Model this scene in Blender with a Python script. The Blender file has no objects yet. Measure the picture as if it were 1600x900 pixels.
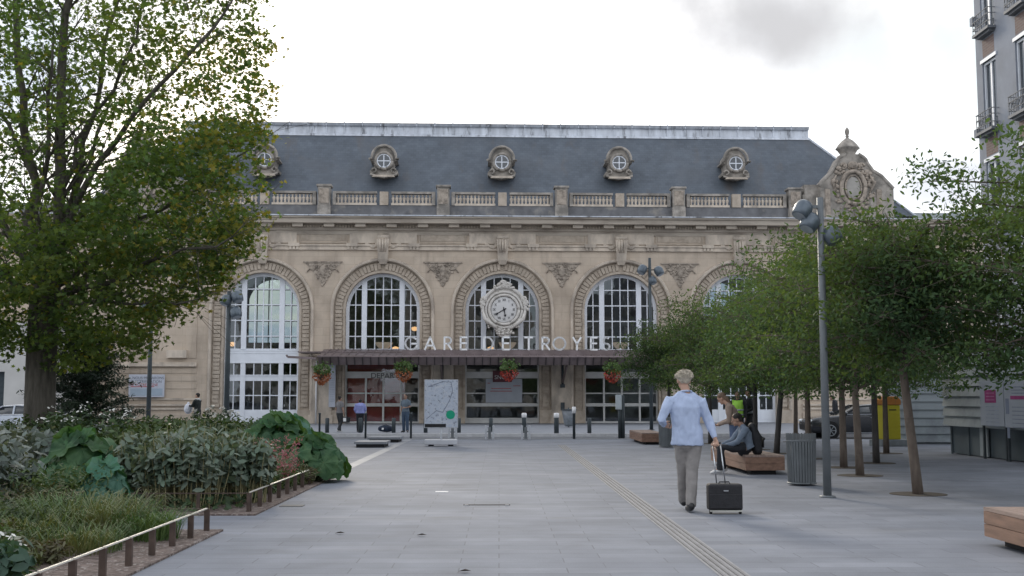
import bpy, bmesh, math, random
import numpy as np
from mathutils import Vector, Matrix, noise, Euler
R = math.radians
PI = math.pi
random.seed(7)
rng = np.random.default_rng(7)
scene = bpy.context.scene
COL = scene.collection

# ------------------------------------------------------------------ camera
CAM_H = 1.45
PITCH = math.atan(172/1800.0)
YAW = math.atan(20/1800.0)
cd = bpy.data.cameras.new('camera')
cam = bpy.data.objects.new('camera', cd)
COL.objects.link(cam)
cam.location = (0, 0, CAM_H)
cam.rotation_euler = (PI/2 + PITCH, 0, -YAW)
cd.sensor_width = 36.0
cd.lens = 40.5
cd.clip_start = 0.1
cd.clip_end = 3000
scene.camera = cam
CM = Euler((PI/2 + PITCH, 0, -YAW)).to_matrix()

def ray(px, py):
    return CM @ Vector(((px-800)/1800.0, (450-py)/1800.0, -1.0))
def at(px, py, Y):
    """world point seen at that place of the photograph at world depth Y"""
    d = ray(px, py)
    t = Y/d.y
    return Vector((d.x*t, Y, CAM_H + d.z*t))
def gnd(px, py, z=0.0):
    d = ray(px, py)
    t = (z-CAM_H)/d.z
    return Vector((d.x*t, d.y*t, z))

# ------------------------------------------------------------------ world
SUN_EL, SUN_ROT = R(24), R(-16)
w = bpy.data.worlds.new('World')
scene.world = w
w.use_nodes = True
nt = w.node_tree
for n in list(nt.nodes): nt.nodes.remove(n)
def N(nt, t, **k):
    n = nt.nodes.new(t)
    for a, b in k.items(): setattr(n, a, b)
    return n
def L(nt, a, b): nt.links.new(a, b)
wo = N(nt, 'ShaderNodeOutputWorld'); bg = N(nt, 'ShaderNodeBackground')
sky = N(nt, 'ShaderNodeTexSky', sky_type='NISHITA')
sky.sun_disc = False; sky.sun_elevation = SUN_EL; sky.sun_rotation = SUN_ROT
sky.air_density = 1.0; sky.dust_density = 1.5
tc = N(nt, 'ShaderNodeTexCoord')
sep = N(nt, 'ShaderNodeSeparateXYZ'); L(nt, tc.outputs['Generated'], sep.inputs[0])
mz = N(nt, 'ShaderNodeMath', operation='MAXIMUM'); mz.inputs[1].default_value = 0.0
L(nt, sep.outputs[2], mz.inputs[0])
az = N(nt, 'ShaderNodeMath', operation='ADD'); az.inputs[1].default_value = 0.22
L(nt, mz.outputs[0], az.inputs[0])
dv = N(nt, 'ShaderNodeVectorMath', operation='DIVIDE')
cb = N(nt, 'ShaderNodeCombineXYZ')
for i in range(3): L(nt, az.outputs[0], cb.inputs[i])
L(nt, tc.outputs['Generated'], dv.inputs[0]); L(nt, cb.outputs[0], dv.inputs[1])
cn = N(nt, 'ShaderNodeTexNoise'); cn.inputs['Scale'].default_value = 1.6; cn.inputs['Detail'].default_value = 7; cn.inputs['Roughness'].default_value = .55
L(nt, dv.outputs[0], cn.inputs['Vector'])
cr = N(nt, 'ShaderNodeValToRGB'); cr.color_ramp.elements[0].position = .40; cr.color_ramp.elements[1].position = .56
L(nt, cn.outputs['Fac'], cr.inputs[0])
# brightness of the cloud layer: bright towards the hidden sun, duller behind the camera
sd = Vector((math.sin(SUN_ROT)*math.cos(SUN_EL), math.cos(SUN_ROT)*math.cos(SUN_EL), math.sin(SUN_EL)))
dot = N(nt, 'ShaderNodeVectorMath', operation='DOT_PRODUCT'); dot.inputs[1].default_value = sd
L(nt, tc.outputs['Generated'], dot.inputs[0])
br = N(nt, 'ShaderNodeMapRange'); br.inputs['From Min'].default_value = -.6; br.inputs['From Max'].default_value = 1
br.inputs['To Min'].default_value = 0; br.inputs['To Max'].default_value = 1
L(nt, dot.outputs['Value'], br.inputs['Value'])
cc = N(nt, 'ShaderNodeValToRGB')
e = cc.color_ramp.elements
e[0].position = 0; e[0].color = (.110, .114, .122, 1)
e[1].position = 1; e[1].color = (.140, .137, .132, 1)
m_ = cc.color_ramp.elements.new(.7); m_.color = (.108, .111, .117, 1)
L(nt, br.outputs[0], cc.inputs[0])
def wmix(fac, a, b):
    m = N(nt, 'ShaderNodeMix', data_type='RGBA')
    L(nt, fac, m.inputs[0]); L(nt, a, m.inputs[6]); L(nt, b, m.inputs[7]); return m.outputs[2]
sc10 = N(nt, 'ShaderNodeVectorMath', operation='SCALE'); sc10.inputs['Scale'].default_value = 100.0
L(nt, cc.outputs[0], sc10.inputs[0])
ssc = N(nt, 'ShaderNodeVectorMath', operation='SCALE'); ssc.inputs['Scale'].default_value = 1.0
L(nt, sky.outputs[0], ssc.inputs[0])
# thin veil over all the blue, thick cloud on top of it
veil = N(nt, 'ShaderNodeMath', operation='MULTIPLY_ADD'); veil.inputs[1].default_value = .62; veil.inputs[2].default_value = .38
L(nt, cr.outputs[0], veil.inputs[0])
skycol = wmix(veil.outputs[0], ssc.outputs[0], sc10.outputs[0])
# one grey cloud bank high on the right, one low at the right
def bank(px, py, rad, soft, prev, col, stretch=(1, 1, 1.9)):
    c = ray(px, py).normalized()
    s = N(nt, 'ShaderNodeVectorMath', operation='SUBTRACT'); s.inputs[1].default_value = c
    L(nt, tc.outputs['Generated'], s.inputs[0])
    m = N(nt, 'ShaderNodeVectorMath', operation='MULTIPLY'); m.inputs[1].default_value = stretch
    L(nt, s.outputs[0], m.inputs[0])
    n2 = N(nt, 'ShaderNodeTexNoise'); n2.inputs['Scale'].default_value = 13; n2.inputs['Detail'].default_value = 6
    L(nt, tc.outputs['Generated'], n2.inputs['Vector'])
    a = N(nt, 'ShaderNodeVectorMath', operation='SCALE'); a.inputs['Scale'].default_value = rad*1.1
    sb = N(nt, 'ShaderNodeVectorMath', operation='SUBTRACT'); sb.inputs[1].default_value = (.5, .5, .5)
    L(nt, n2.outputs['Color'], sb.inputs[0]); L(nt, sb.outputs[0], a.inputs[0])
    ad = N(nt, 'ShaderNodeVectorMath', operation='ADD'); L(nt, m.outputs[0], ad.inputs[0]); L(nt, a.outputs[0], ad.inputs[1])
    ln = N(nt, 'ShaderNodeVectorMath', operation='LENGTH'); L(nt, ad.outputs[0], ln.inputs[0])
    mr = N(nt, 'ShaderNodeMapRange', interpolation_type='SMOOTHSTEP'); mr.inputs['From Min'].default_value = rad; mr.inputs['From Max'].default_value = rad*soft
    mr.inputs['To Min'].default_value = 0; mr.inputs['To Max'].default_value = 1
    L(nt, ln.outputs['Value'], mr.inputs['Value'])
    rgb = N(nt, 'ShaderNodeRGB'); rgb.outputs[0].default_value = (*col, 1)
    return wmix(mr.outputs[0], prev, rgb.outputs[0])
skycol = bank(1465, 110, .15, .1, skycol, (7.3, 7.95, 8.2), (1, 1, 1))
skycol = bank(0, 90, .13, .1, skycol, (6.6, 7.2, 8.1), (1, 1, 1))
skycol = bank(1215, 30, .165, .1, skycol, (5.0, 5.0, 5.15))
skycol = bank(1500, 285, .075, .3, skycol, (6.6, 6.85, 7.5), (1, 1, 2.2))
skycol = bank(520, -10, .05, .2, skycol, (7.3,7.2,7.2))
L(nt, skycol, bg.inputs[0]); bg.inputs[1].default_value = 0.1
L(nt, bg.outputs[0], wo.inputs[0])

sl = bpy.data.lights.new('sun', 'SUN'); sl.energy = 1.5; sl.angle = R(12); sl.color = (1, .9, .76)
so = bpy.data.objects.new('sun', sl); COL.objects.link(so)
so.rotation_euler = (-sd).to_track_quat('-Z', 'Y').to_euler(); so.location = (0, 0, 60)

vs = scene.view_settings
vs.view_transform = 'Standard'; vs.look = 'None'; vs.gamma = 1; vs.exposure = 0.48; vs.use_curve_mapping = False
scene.render.engine = 'CYCLES'
scene.cycles.max_bounces = 6; scene.cycles.transparent_max_bounces = 12
scene.cycles.diffuse_bounces = 3; scene.cycles.use_denoising = True

# ------------------------------------------------------------------ materials
MATS = {}
def mat(name, col, rough=.75, var=.18, scale=4, metal=0, bump=0.0, bscale=30, spec=.4, trans=0, dirt=None, dscale=.6, stretch=(1, 1, 1), island=0, coat=0, thresh=(.45, .65), objvar=0):
    if name in MATS: return MATS[name]
    m = bpy.data.materials.new(name); m.use_nodes = True
    t = m.node_tree; p = t.nodes['Principled BSDF']; out = t.nodes['Material Output']
    p.inputs['Roughness'].default_value = rough; p.inputs['Metallic'].default_value = metal
    p.inputs['Specular IOR Level'].default_value = spec
    if coat: p.inputs['Coat Weight'].default_value = coat
    tcn = N(t, 'ShaderNodeTexCoord'); mp = N(t, 'ShaderNodeMapping'); mp.inputs['Scale'].default_value = stretch
    L(t, tcn.outputs['Object'], mp.inputs[0])
    nz = N(t, 'ShaderNodeTexNoise'); nz.inputs['Scale'].default_value = scale; nz.inputs['Detail'].default_value = 5
    L(t, mp.outputs[0], nz.inputs['Vector'])
    mr = N(t, 'ShaderNodeMapRange'); mr.inputs['From Min'].default_value = .3; mr.inputs['From Max'].default_value = .7
    mr.inputs['To Min'].default_value = 1-var; mr.inputs['To Max'].default_value = 1+var
    L(t, nz.outputs['Fac'], mr.inputs['Value'])
    v = mr.outputs[0]
    if island:
        g = N(t, 'ShaderNodeNewGeometry'); m2 = N(t, 'ShaderNodeMapRange')
        m2.inputs['To Min'].default_value = 1-island; m2.inputs['To Max'].default_value = 1+island
        L(t, g.outputs['Random Per Island'], m2.inputs['Value'])
        mm = N(t, 'ShaderNodeMath', operation='MULTIPLY'); L(t, v, mm.inputs[0]); L(t, m2.outputs[0], mm.inputs[1]); v = mm.outputs[0]
    if objvar:
        oi = N(t, 'ShaderNodeObjectInfo'); m3 = N(t, 'ShaderNodeMapRange'); m3.inputs['To Min'].default_value = 1-objvar; m3.inputs['To Max'].default_value = 1+objvar
        L(t, oi.outputs['Random'], m3.inputs['Value']); m4 = N(t, 'ShaderNodeMath', operation='MULTIPLY'); L(t, v, m4.inputs[0]); L(t, m3.outputs[0], m4.inputs[1]); v = m4.outputs[0]
    s = N(t, 'ShaderNodeVectorMath', operation='SCALE'); s.inputs[0].default_value = col
    L(t, v, s.inputs['Scale'])
    c = s.outputs[0]
    if dirt:
        n3 = N(t, 'ShaderNodeTexNoise'); n3.inputs['Scale'].default_value = dscale; n3.inputs['Detail'].default_value = 8; n3.inputs['Roughness'].default_value = .65
        L(t, mp.outputs[0], n3.inputs['Vector'])
        r3 = N(t, 'ShaderNodeMapRange'); r3.inputs['From Min'].default_value = thresh[0]; r3.inputs['From Max'].default_value = thresh[1]
        L(t, n3.outputs['Fac'], r3.inputs['Value'])
        mx = N(t, 'ShaderNodeMix', data_type='RGBA'); mx.inputs[7].default_value = (*dirt, 1)
        L(t, r3.outputs[0], mx.inputs[0]); L(t, c, mx.inputs[6]); c = mx.outputs[2]
    L(t, c, p.inputs['Base Color'])
    if bump:
        nb = N(t, 'ShaderNodeTexNoise'); nb.inputs['Scale'].default_value = bscale; nb.inputs['Detail'].default_value = 4
        L(t, mp.outputs[0], nb.inputs['Vector'])
        b = N(t, 'ShaderNodeBump'); b.inputs['Strength'].default_value = bump; b.inputs['Distance'].default_value = .02
        L(t, nb.outputs['Fac'], b.inputs['Height']); L(t, b.outputs[0], p.inputs['Normal'])
    if trans:
        tr = N(t, 'ShaderNodeBsdfTranslucent')
        ts = N(t, 'ShaderNodeVectorMath', operation='MULTIPLY'); ts.inputs[1].default_value = (1.5, 1.35, .5)
        L(t, c, ts.inputs[0]); L(t, ts.outputs[0], tr.inputs[0])
        mxs = N(t, 'ShaderNodeMixShader'); mxs.inputs[0].default_value = trans
        L(t, p.outputs[0], mxs.inputs[1]); L(t, tr.outputs[0], mxs.inputs[2]); L(t, mxs.outputs[0], out.inputs[0])
    MATS[name] = m
    return m

def brickmat(name, c1, c2, mortar, bw, bh, axes='xz', rough=.8, msize=.012, dirt=None, dscale=.4, bump=.3, var=.1, off=.5, spec=.3, streak=None, grain=.0):
    m = bpy.data.materials.new(name); m.use_nodes = True
    t = m.node_tree; p = t.nodes['Principled BSDF']
    p.inputs['Roughness'].default_value = rough; p.inputs['Specular IOR Level'].default_value = spec
    tcn = N(t, 'ShaderNodeTexCoord'); sp = N(t, 'ShaderNodeSeparateXYZ'); cbx = N(t, 'ShaderNodeCombineXYZ')
    L(t, tcn.outputs['Object'], sp.inputs[0])
    ix = {'x': 0, 'y': 1, 'z': 2}
    L(t, sp.outputs[ix[axes[0]]], cbx.inputs[0]); L(t, sp.outputs[ix[axes[1]]], cbx.inputs[1])
    bk = N(t, 'ShaderNodeTexBrick'); bk.offset = off
    bk.inputs['Scale'].default_value = 1; bk.inputs['Brick Width'].default_value = bw; bk.inputs['Row Height'].default_value = bh
    bk.inputs['Mortar Size'].default_value = msize; bk.inputs['Mortar Smooth'].default_value = .2
    bk.inputs['Color1'].default_value = (*c1, 1); bk.inputs['Color2'].default_value = (*c2, 1); bk.inputs['Mortar'].default_value = (*mortar, 1)
    L(t, cbx.outputs[0], bk.inputs['Vector'])
    nz = N(t, 'ShaderNodeTexNoise'); nz.inputs['Scale'].default_value = .9; nz.inputs['Detail'].default_value = 8; nz.inputs['Roughness'].default_value = .6
    L(t, tcn.outputs['Object'], nz.inputs['Vector'])
    mr = N(t, 'ShaderNodeMapRange'); mr.inputs['From Min'].default_value = .3; mr.inputs['From Max'].default_value = .7
    mr.inputs['To Min'].default_value = 1-var; mr.inputs['To Max'].default_value = 1+var
    L(t, nz.outputs['Fac'], mr.inputs['Value'])
    s = N(t, 'ShaderNodeVectorMath', operation='SCALE'); L(t, bk.outputs['Color'], s.inputs[0]); L(t, mr.outputs[0], s.inputs['Scale'])
    c = s.outputs[0]
    if grain:
        ng = N(t, 'ShaderNodeTexNoise'); ng.inputs['Scale'].default_value = 70; ng.inputs['Detail'].default_value = 3
        L(t, tcn.outputs['Object'], ng.inputs['Vector'])
        mg = N(t, 'ShaderNodeMapRange'); mg.inputs['From Min'].default_value = .3; mg.inputs['From Max'].default_value = .7
        mg.inputs['To Min'].default_value = 1-grain; mg.inputs['To Max'].default_value = 1+grain
        L(t, ng.outputs['Fac'], mg.inputs['Value'])
        sg = N(t, 'ShaderNodeVectorMath', operation='SCALE'); L(t, c, sg.inputs[0]); L(t, mg.outputs[0], sg.inputs['Scale']); c = sg.outputs[0]
    for (dc, sc_, st, lo, hi) in ([(dirt, dscale, (1, 1, 1), .5, .72)] if dirt else []) + (streak if isinstance(streak, list) else [streak] if streak else []):
        mp = N(t, 'ShaderNodeMapping'); mp.inputs['Scale'].default_value = st; L(t, tcn.outputs['Object'], mp.inputs[0])
        n3 = N(t, 'ShaderNodeTexNoise'); n3.inputs['Scale'].default_value = sc_; n3.inputs['Detail'].default_value = 7; n3.inputs['Roughness'].default_value = .62
        L(t, mp.outputs[0], n3.inputs['Vector'])
        r3 = N(t, 'ShaderNodeMapRange'); r3.inputs['From Min'].default_value = lo; r3.inputs['From Max'].default_value = hi; r3.inputs['To Max'].default_value = .75
        L(t, n3.outputs['Fac'], r3.inputs['Value'])
        mx = N(t, 'ShaderNodeMix', data_type='RGBA'); mx.inputs[7].default_value = (*dc, 1)
        L(t, r3.outputs[0], mx.inputs[0]); L(t, c, mx.inputs[6]); c = mx.outputs[2]
    L(t, c, p.inputs['Base Color'])
    if bump:
        b = N(t, 'ShaderNodeBump'); b.inputs['Strength'].default_value = bump; b.inputs['Distance'].default_value = .01; b.invert = True
        L(t, bk.outputs['Fac'], b.inputs['Height']); L(t, b.outputs[0], p.inputs['Normal'])
    MATS[name] = m
    return m

STONE = brickmat('limestone', (.55, .462, .37), (.52, .432, .342), (.455, .38, .30), 1.15, .46, 'xz', dirt=(.30, .245, .195), dscale=.35, bump=.2, var=.11, streak=((.33, .27, .215), .8, (1.6, 1, .22), .53, .75), grain=.06)
TRIM = mat('limestone_trim', (.59, .51, .42), .8, .12, 2.5, dirt=(.36, .31, .26), dscale=1.1, stretch=(1, 1, .5), bump=.2)
DARKSTONE = mat('weathered_limestone', (.37, .335, .295), .9, .22, 3, dirt=(.19, .175, .155), dscale=1.4, bump=.5, bscale=12, thresh=(.42, .62))
CARVED = mat('carved_limestone', (.40, .34, .28), .9, .2, 5, dirt=(.20, .17, .14), dscale=3, bump=.9, bscale=9)
ATTIC = mat('attic_grey_stone', (.15, .15, .155), .85, .25, 2, dirt=(.30, .275, .24), dscale=.9, bump=.2, thresh=(.55, .7))
SLATE = brickmat('roof_slate', (.105, .125, .15), (.085, .102, .125), (.07, .083, .10), .3, .16, 'xz', rough=.6, msize=.008, dirt=(.105, .115, .13), dscale=.3, bump=.4, var=.2, streak=((.11, .10, .095), .7, (1.2, 1, .12), .56, .74), spec=.5)
ZINC = mat('zinc', (.55, .58, .63), .55, .2, 2, metal=.25, dirt=(.16, .165, .18), dscale=1.6, stretch=(1.5, 1, .35), thresh=(.55, .68))
WHITE = mat('white_painted_timber', (.74, .77, .82), .5, .05, 2)
WHITEM = mat('white_painted_metal', (.78, .78, .78), .5, .04, 2)
CANOPY = mat('canopy_brown_metal', (.20, .16, .162), .5, .2, 2, metal=.3, dirt=(.17, .135, .13), dscale=1.5)
CANOPY_UNDER = mat('canopy_underside', (.36, .33, .30), .8)
DARKMETAL = mat('dark_grey_paint', (.055, .068, .075), .5, .12, 5, metal=.2)
GREYMETAL = mat('grey_metal', (.16, .175, .185), .5, .12, 5, metal=.3)
STEEL = mat('brushed_steel', (.55, .57, .6), .3, .08, 8, metal=.9)
INTERIOR = mat('hall_plaster', (.48, .45, .38), .9)
INTDARK = mat('hall_dark', (.16, .155, .145), .8)
RED = mat('red_panel', (.42, .075, .06), .6, .2, 2)
PAVE = brickmat('granite_slabs', (.198, .213, .246), (.162, .176, .206), (.125, .134, .155), .92, .305, 'xy', rough=.75, msize=.006, dirt=(.158, .172, .205), dscale=.28, bump=.25, var=.20, off=.37, spec=.2, streak=[((.265, .275, .30), .5, (.35, 2.2, 1), .58, .72), ((.145, .15, .162), 1.1, (.5, 1, 1), .60, .74), ((.11, .115, .125), 16, (1, 1, 1), .735, .76)], grain=.09)
PAVE2 = brickmat('light_granite_border', (.24, .255, .28), (.205, .218, .243), (.2, .21, .23), 1.2, .6, 'xy', rough=.6, msize=.01, bump=.25, grain=.08)
SIDEWALK = brickmat('pale_sidewalk', (.28, .295, .325), (.25, .265, .292), (.22, .23, .25), .6, .4, 'xy', rough=.7, msize=.01, bump=.2, grain=.06)
ASPHALT = mat('asphalt', (.13, .137, .15), .85, .2, 1.5, bump=.4, bscale=60, dirt=(.09, .095, .105), dscale=.5)
KERB = mat('kerb_granite', (.5, .5, .51), .7, .12, 6)
TACT = mat('tactile_strip', (.235, .238, .25), .7, .15, 6)
TACTD = mat('tactile_groove', (.155, .155, .162), .7, .15, 6)
MULCH = mat('mulch', (.15, .115, .10), .95, .5, 14, bump=1, bscale=40, dirt=(.33, .29, .27), dscale=18, thresh=(.55, .62))
SOIL = mat('soil', (.06, .05, .04), .95, .4, 8)
BARK = mat('bark', (.085, .077, .064), .95, .35, 3, bump=1, bscale=9, stretch=(4, 4, .8))
BARK2 = mat('young_bark', (.125, .10, .082), .9, .25, 5, bump=.6, bscale=14, stretch=(3, 3, .8))
BARKD = mat('dark_young_bark', (.06, .055, .052), .9, .25, 5, bump=.6, bscale=14, stretch=(3, 3, .8))
WOOD = mat('bench_wood', (.19, .112, .078), .6, .25, 2, stretch=(6, 1, 10), bump=.25, bscale=20)
WOODTOP = mat('bench_wood_weathered', (.25, .185, .155), .65, .2, 2, stretch=(9, 1, 10), bump=.2, bscale=20)
BLACK = mat('black_recess', (.012, .012, .014), .7, .1)
RUST = mat('rusty_brown_post', (.075, .052, .042), .8, .3, 12)

def glassmat(name, tint=(.5, .56, .56), refl=1.0, base=.035):
    m = bpy.data.materials.new(name); m.use_nodes = True; t = m.node_tree
    for n in list(t.nodes): t.nodes.remove(n)
    o = N(t, 'ShaderNodeOutputMaterial'); tr = N(t, 'ShaderNodeBsdfTransparent'); gl = N(t, 'ShaderNodeBsdfGlossy')
    tr.inputs[0].default_value = (*tint, 1); gl.inputs['Roughness'].default_value = .02; gl.inputs[0].default_value = (.85, .93, 1, 1)
    f = N(t, 'ShaderNodeFresnel'); f.inputs[0].default_value = 1.5
    ma = N(t, 'ShaderNodeMath', operation='MULTIPLY_ADD'); ma.inputs[1].default_value = refl; ma.inputs[2].default_value = base
    L(t, f.outputs[0], ma.inputs[0])
    nz = N(t, 'ShaderNodeTexNoise'); nz.inputs['Scale'].default_value = .9; tcn = N(t, 'ShaderNodeTexCoord'); L(t, tcn.outputs['Object'], nz.inputs['Vector'])
    b = N(t, 'ShaderNodeBump'); b.inputs['Strength'].default_value = .08; b.inputs['Distance'].default_value = .05
    L(t, nz.outputs['Fac'], b.inputs['Height']); L(t, b.outputs[0], gl.inputs['Normal'])
    mx = N(t, 'ShaderNodeMixShader'); L(t, ma.outputs[0], mx.inputs[0]); L(t, tr.outputs[0], mx.inputs[1]); L(t, gl.outputs[0], mx.inputs[2])
    L(t, mx.outputs[0], o.inputs[0]); MATS[name] = m; return m
GLASS = glassmat('window_glass', (.72, .78, .78), refl=.9, base=.05)
CARGLASS = glassmat('car_glass', (.15, .17, .17), 1.3, .05)
def emit(name, col, s):
    m = bpy.data.materials.new(name); m.use_nodes = True; p = m.node_tree.nodes['Principled BSDF']
    p.inputs['Base Color'].default_value = (*col, 1); p.inputs['Emission Color'].default_value = (*col, 1); p.inputs['Emission Strength'].default_value = s
    MATS[name] = m; return m
LAMPGLOW = emit('warm_lamp_glow', (1, .55, .25), .9)
LAMPBOWL = emit('lamp_bowl_glow', (.60, .46, .36), .25)

# ------------------------------------------------------------------ mesh builder
class MB:
    def __init__(s): s.v = []; s.f = []; s.m = []; s.sm = []
    def add(s, vs_, fs, mi=0, smooth=False):
        o = len(s.v); s.v += [tuple(v) for v in vs_]
        for f in fs: s.f.append(tuple(o+i for i in f)); s.m.append(mi); s.sm.append(smooth)
        return s
    def box(s, x0, x1, y0, y1, z0, z1, mi=0):
        v = [(x0,y0,z0),(x1,y0,z0),(x1,y1,z0),(x0,y1,z0),(x0,y0,z1),(x1,y0,z1),(x1,y1,z1),(x0,y1,z1)]
        return s.add(v, [(3,2,1,0),(4,5,6,7),(0,1,5,4),(1,2,6,5),(2,3,7,6),(3,0,4,7)], mi)
    def tube(s, pts, rad, n=8, mi=0, ra=None, cap=True, round_=False, ref=Vector((1, 0, 0)), smooth=True):
        """tube through pts; rad: list of r or (ra, rb)"""
        pts = [Vector(p) for p in pts]
        rad = [(r, r) if not isinstance(r, tuple) else r for r in (rad if isinstance(rad, (list,)) else [rad]*len(pts))]
        if round_:
            d0 = (pts[0]-pts[1]).normalized(); d1 = (pts[-1]-pts[-2]).normalized()
            ra0, ra1 = rad[0], rad[-1]; k0 = min(ra0); k1 = min(ra1)
            pre = [(pts[0]+d0*k0*math.sin(a), (ra0[0]*math.cos(a), ra0[1]*math.cos(a))) for a in (R(80), R(55), R(28))]
            post = [(pts[-1]+d1*k1*math.sin(a), (ra1[0]*math.cos(a), ra1[1]*math.cos(a))) for a in (R(28), R(55), R(80))]
            pts = [p for p, _ in pre]+pts+[p for p, _ in post]; rad = [r for _, r in pre]+rad+[r for _, r in post]
        vs_ = []; k = len(pts)
        for i, p in enumerate(pts):
            t = (pts[min(i+1, k-1)]-pts[max(i-1, 0)])
            if t.length < 1e-9: t = Vector((0, 0, 1))
            t.normalize()
            rf = ref if abs(t.dot(ref)) < .9 else Vector((0, 1, 0))
            a = (rf - t*rf.dot(t)).normalized(); b = t.cross(a)
            for j in range(n):
                q = 2*PI*j/n
                vs_.append(p + a*rad[i][0]*math.cos(q) + b*rad[i][1]*math.sin(q))
        fs = [(i*n+j, i*n+(j+1) % n, (i+1)*n+(j+1) % n, (i+1)*n+j) for i in range(k-1) for j in range(n)]
        o = len(s.v); s.add(vs_, fs, mi, smooth)
        if cap:
            s.f.append(tuple(o+j for j in range(n-1, -1, -1))); s.m.append(mi); s.sm.append(False)
            s.f.append(tuple(o+(k-1)*n+j for j in range(n))); s.m.append(mi); s.sm.append(False)
        return s
    def lathe(s, prof, c=(0, 0, 0), n=16, mi=0, smooth=True, axis='z'):
        pts = []
        for r, z in prof:
            for j in range(n):
                q = 2*PI*j/n
                if axis == 'z': pts.append((c[0]+r*math.cos(q), c[1]+r*math.sin(q), c[2]+z))
                else: pts.append((c[0]+r*math.cos(q), c[1]-z, c[2]+r*math.sin(q)))
        k = len(prof)
        fs = [(i*n+j, i*n+(j+1) % n, (i+1)*n+(j+1) % n, (i+1)*n+j) for i in range(k-1) for j in range(n)]
        o = len(s.v); s.add(pts, fs, mi, smooth)
        s.f.append(tuple(o+j for j in range(n-1, -1, -1))); s.m.append(mi); s.sm.append(False)
        s.f.append(tuple(o+(k-1)*n+j for j in range(n))); s.m.append(mi); s.sm.append(False)
        return s
    def ell(s, c, r, nu=12, nv=8, mi=0):
        vs_ = []; c = Vector(c)
        for i in range(1, nv):
            a = PI*i/nv
            for j in range(nu):
                q = 2*PI*j/nu
                vs_.append((c.x+r[0]*math.sin(a)*math.cos(q), c.y+r[1]*math.sin(a)*math.sin(q), c.z+r[2]*math.cos(a)))
        fs = [(i*nu+j, (i+1)*nu+j, (i+1)*nu+(j+1) % nu, i*nu+(j+1) % nu) for i in range(nv-2) for j in range(nu)]
        o = len(vs_); vs_ += [(c.x, c.y, c.z+r[2]), (c.x, c.y, c.z-r[2])]
        fs += [(o, j, (j+1) % nu) for j in range(nu)]
        b = (nv-2)*nu; fs += [(o+1, b+(j+1) % nu, b+j) for j in range(nu)]
        return s.add(vs_, fs, mi, True)
    def prism(s, poly, y0, y1, mi=0):
        """polygon in xz (counter-clockwise seen from -y), extruded y0..y1"""
        n = len(poly)
        v = [(x, y0, z) for x, z in poly]+[(x, y1, z) for x, z in poly]
        fs = [tuple(range(n)), tuple(range(2*n-1, n-1, -1))]+[((i+1) % n, i, n+i, n+(i+1) % n) for i in range(n)]
        return s.add(v, fs, mi)
    def bar(s, a, b, w, h=None, mi=0):
        """square bar between two points"""
        a = Vector(a); b = Vector(b); h = h or w
        t = (b-a).normalized(); rf = Vector((0, 0, 1)) if abs(t.z) < .95 else Vector((0, 1, 0))
        x = t.cross(rf).normalized()*w/2; y = x.normalized().cross(t)*h/2
        v = [a-x-y, a+x-y, a+x+y, a-x+y, b-x-y, b+x-y, b+x+y, b-x+y]
        return s.add(v, [(0,1,2,3),(7,6,5,4),(0,4,5,1),(1,5,6,2),(2,6,7,3),(3,7,4,0)], mi)
    def xf(s, M):
        s.v = [tuple(M @ Vector(v)) for v in s.v]; return s
    def build(s, name, mats, parent=None, loc=None, rz=0, bevel=0):
        me = bpy.data.meshes.new(name); me.from_pydata(s.v, [], s.f)
        mats = mats if isinstance(mats, (list, tuple)) else [mats]
        for m in mats: me.materials.append(m)
        me.polygons.foreach_set('material_index', s.m); me.polygons.foreach_set('use_smooth', s.sm)
        me.update()
        bm = bmesh.new(); bm.from_mesh(me); bmesh.ops.recalc_face_normals(bm, faces=bm.faces); bm.to_mesh(me); bm.free()
        o = bpy.data.objects.new(name, me); COL.objects.link(o)
        if parent: o.parent = parent
        if loc is not None: o.location = loc
        o.rotation_euler.z = rz
        if bevel:
            md = o.modifiers.new('bevel', 'BEVEL'); md.width = bevel; md.segments = 2; md.limit_method = 'ANGLE'
        return o

def tag(o, label=None, cat=None, group=None, kind=None):
    if label: o['label'] = label
    if cat: o['category'] = cat
    if group: o['group'] = group
    if kind: o['kind'] = kind
    return o
def thing(name, label, cat, loc=(0, 0, 0), rz=0, group=None):
    o = bpy.data.objects.new(name, None); COL.objects.link(o); o.location = loc; o.rotation_euler.z = rz
    return tag(o, label, cat, group)
def dup(root, loc, rz=None, label=None, scale=None):
    r = root.copy(); COL.objects.link(r); r.location = loc
    if rz is not None: r.rotation_euler.z = rz
    if scale: r.scale = scale if isinstance(scale, tuple) else (scale,)*3
    if label: r['label'] = label
    for ch in list(root.children):
        c = ch.copy(); COL.objects.link(c); c.parent = r
        for g in list(ch.children):
            d = g.copy(); COL.objects.link(d); d.parent = c
    return r
def fastmesh(name, V, nper, mats, parent=None, mi=None, loc=None):
    """V: (M, nper, 3) array of separate n-gons"""
    Mn = V.shape[0]; me = bpy.data.meshes.new(name)
    me.vertices.add(Mn*nper); me.vertices.foreach_set('co', V.reshape(-1).astype(np.float32))
    me.loops.add(Mn*nper); me.loops.foreach_set('vertex_index', np.arange(Mn*nper, dtype=np.int32))
    me.polygons.add(Mn); me.polygons.foreach_set('loop_start', np.arange(0, Mn*nper, nper, dtype=np.int32))
    for m in (mats if isinstance(mats, (list, tuple)) else [mats]): me.materials.append(m)
    if mi is not None: me.polygons.foreach_set('material_index', mi.astype(np.int32))
    me.update(calc_edges=True); me.validate()
    o = bpy.data.objects.new(name, me); COL.objects.link(o)
    if parent: o.parent = parent
    if loc is not None: o.location = loc
    return o
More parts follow.
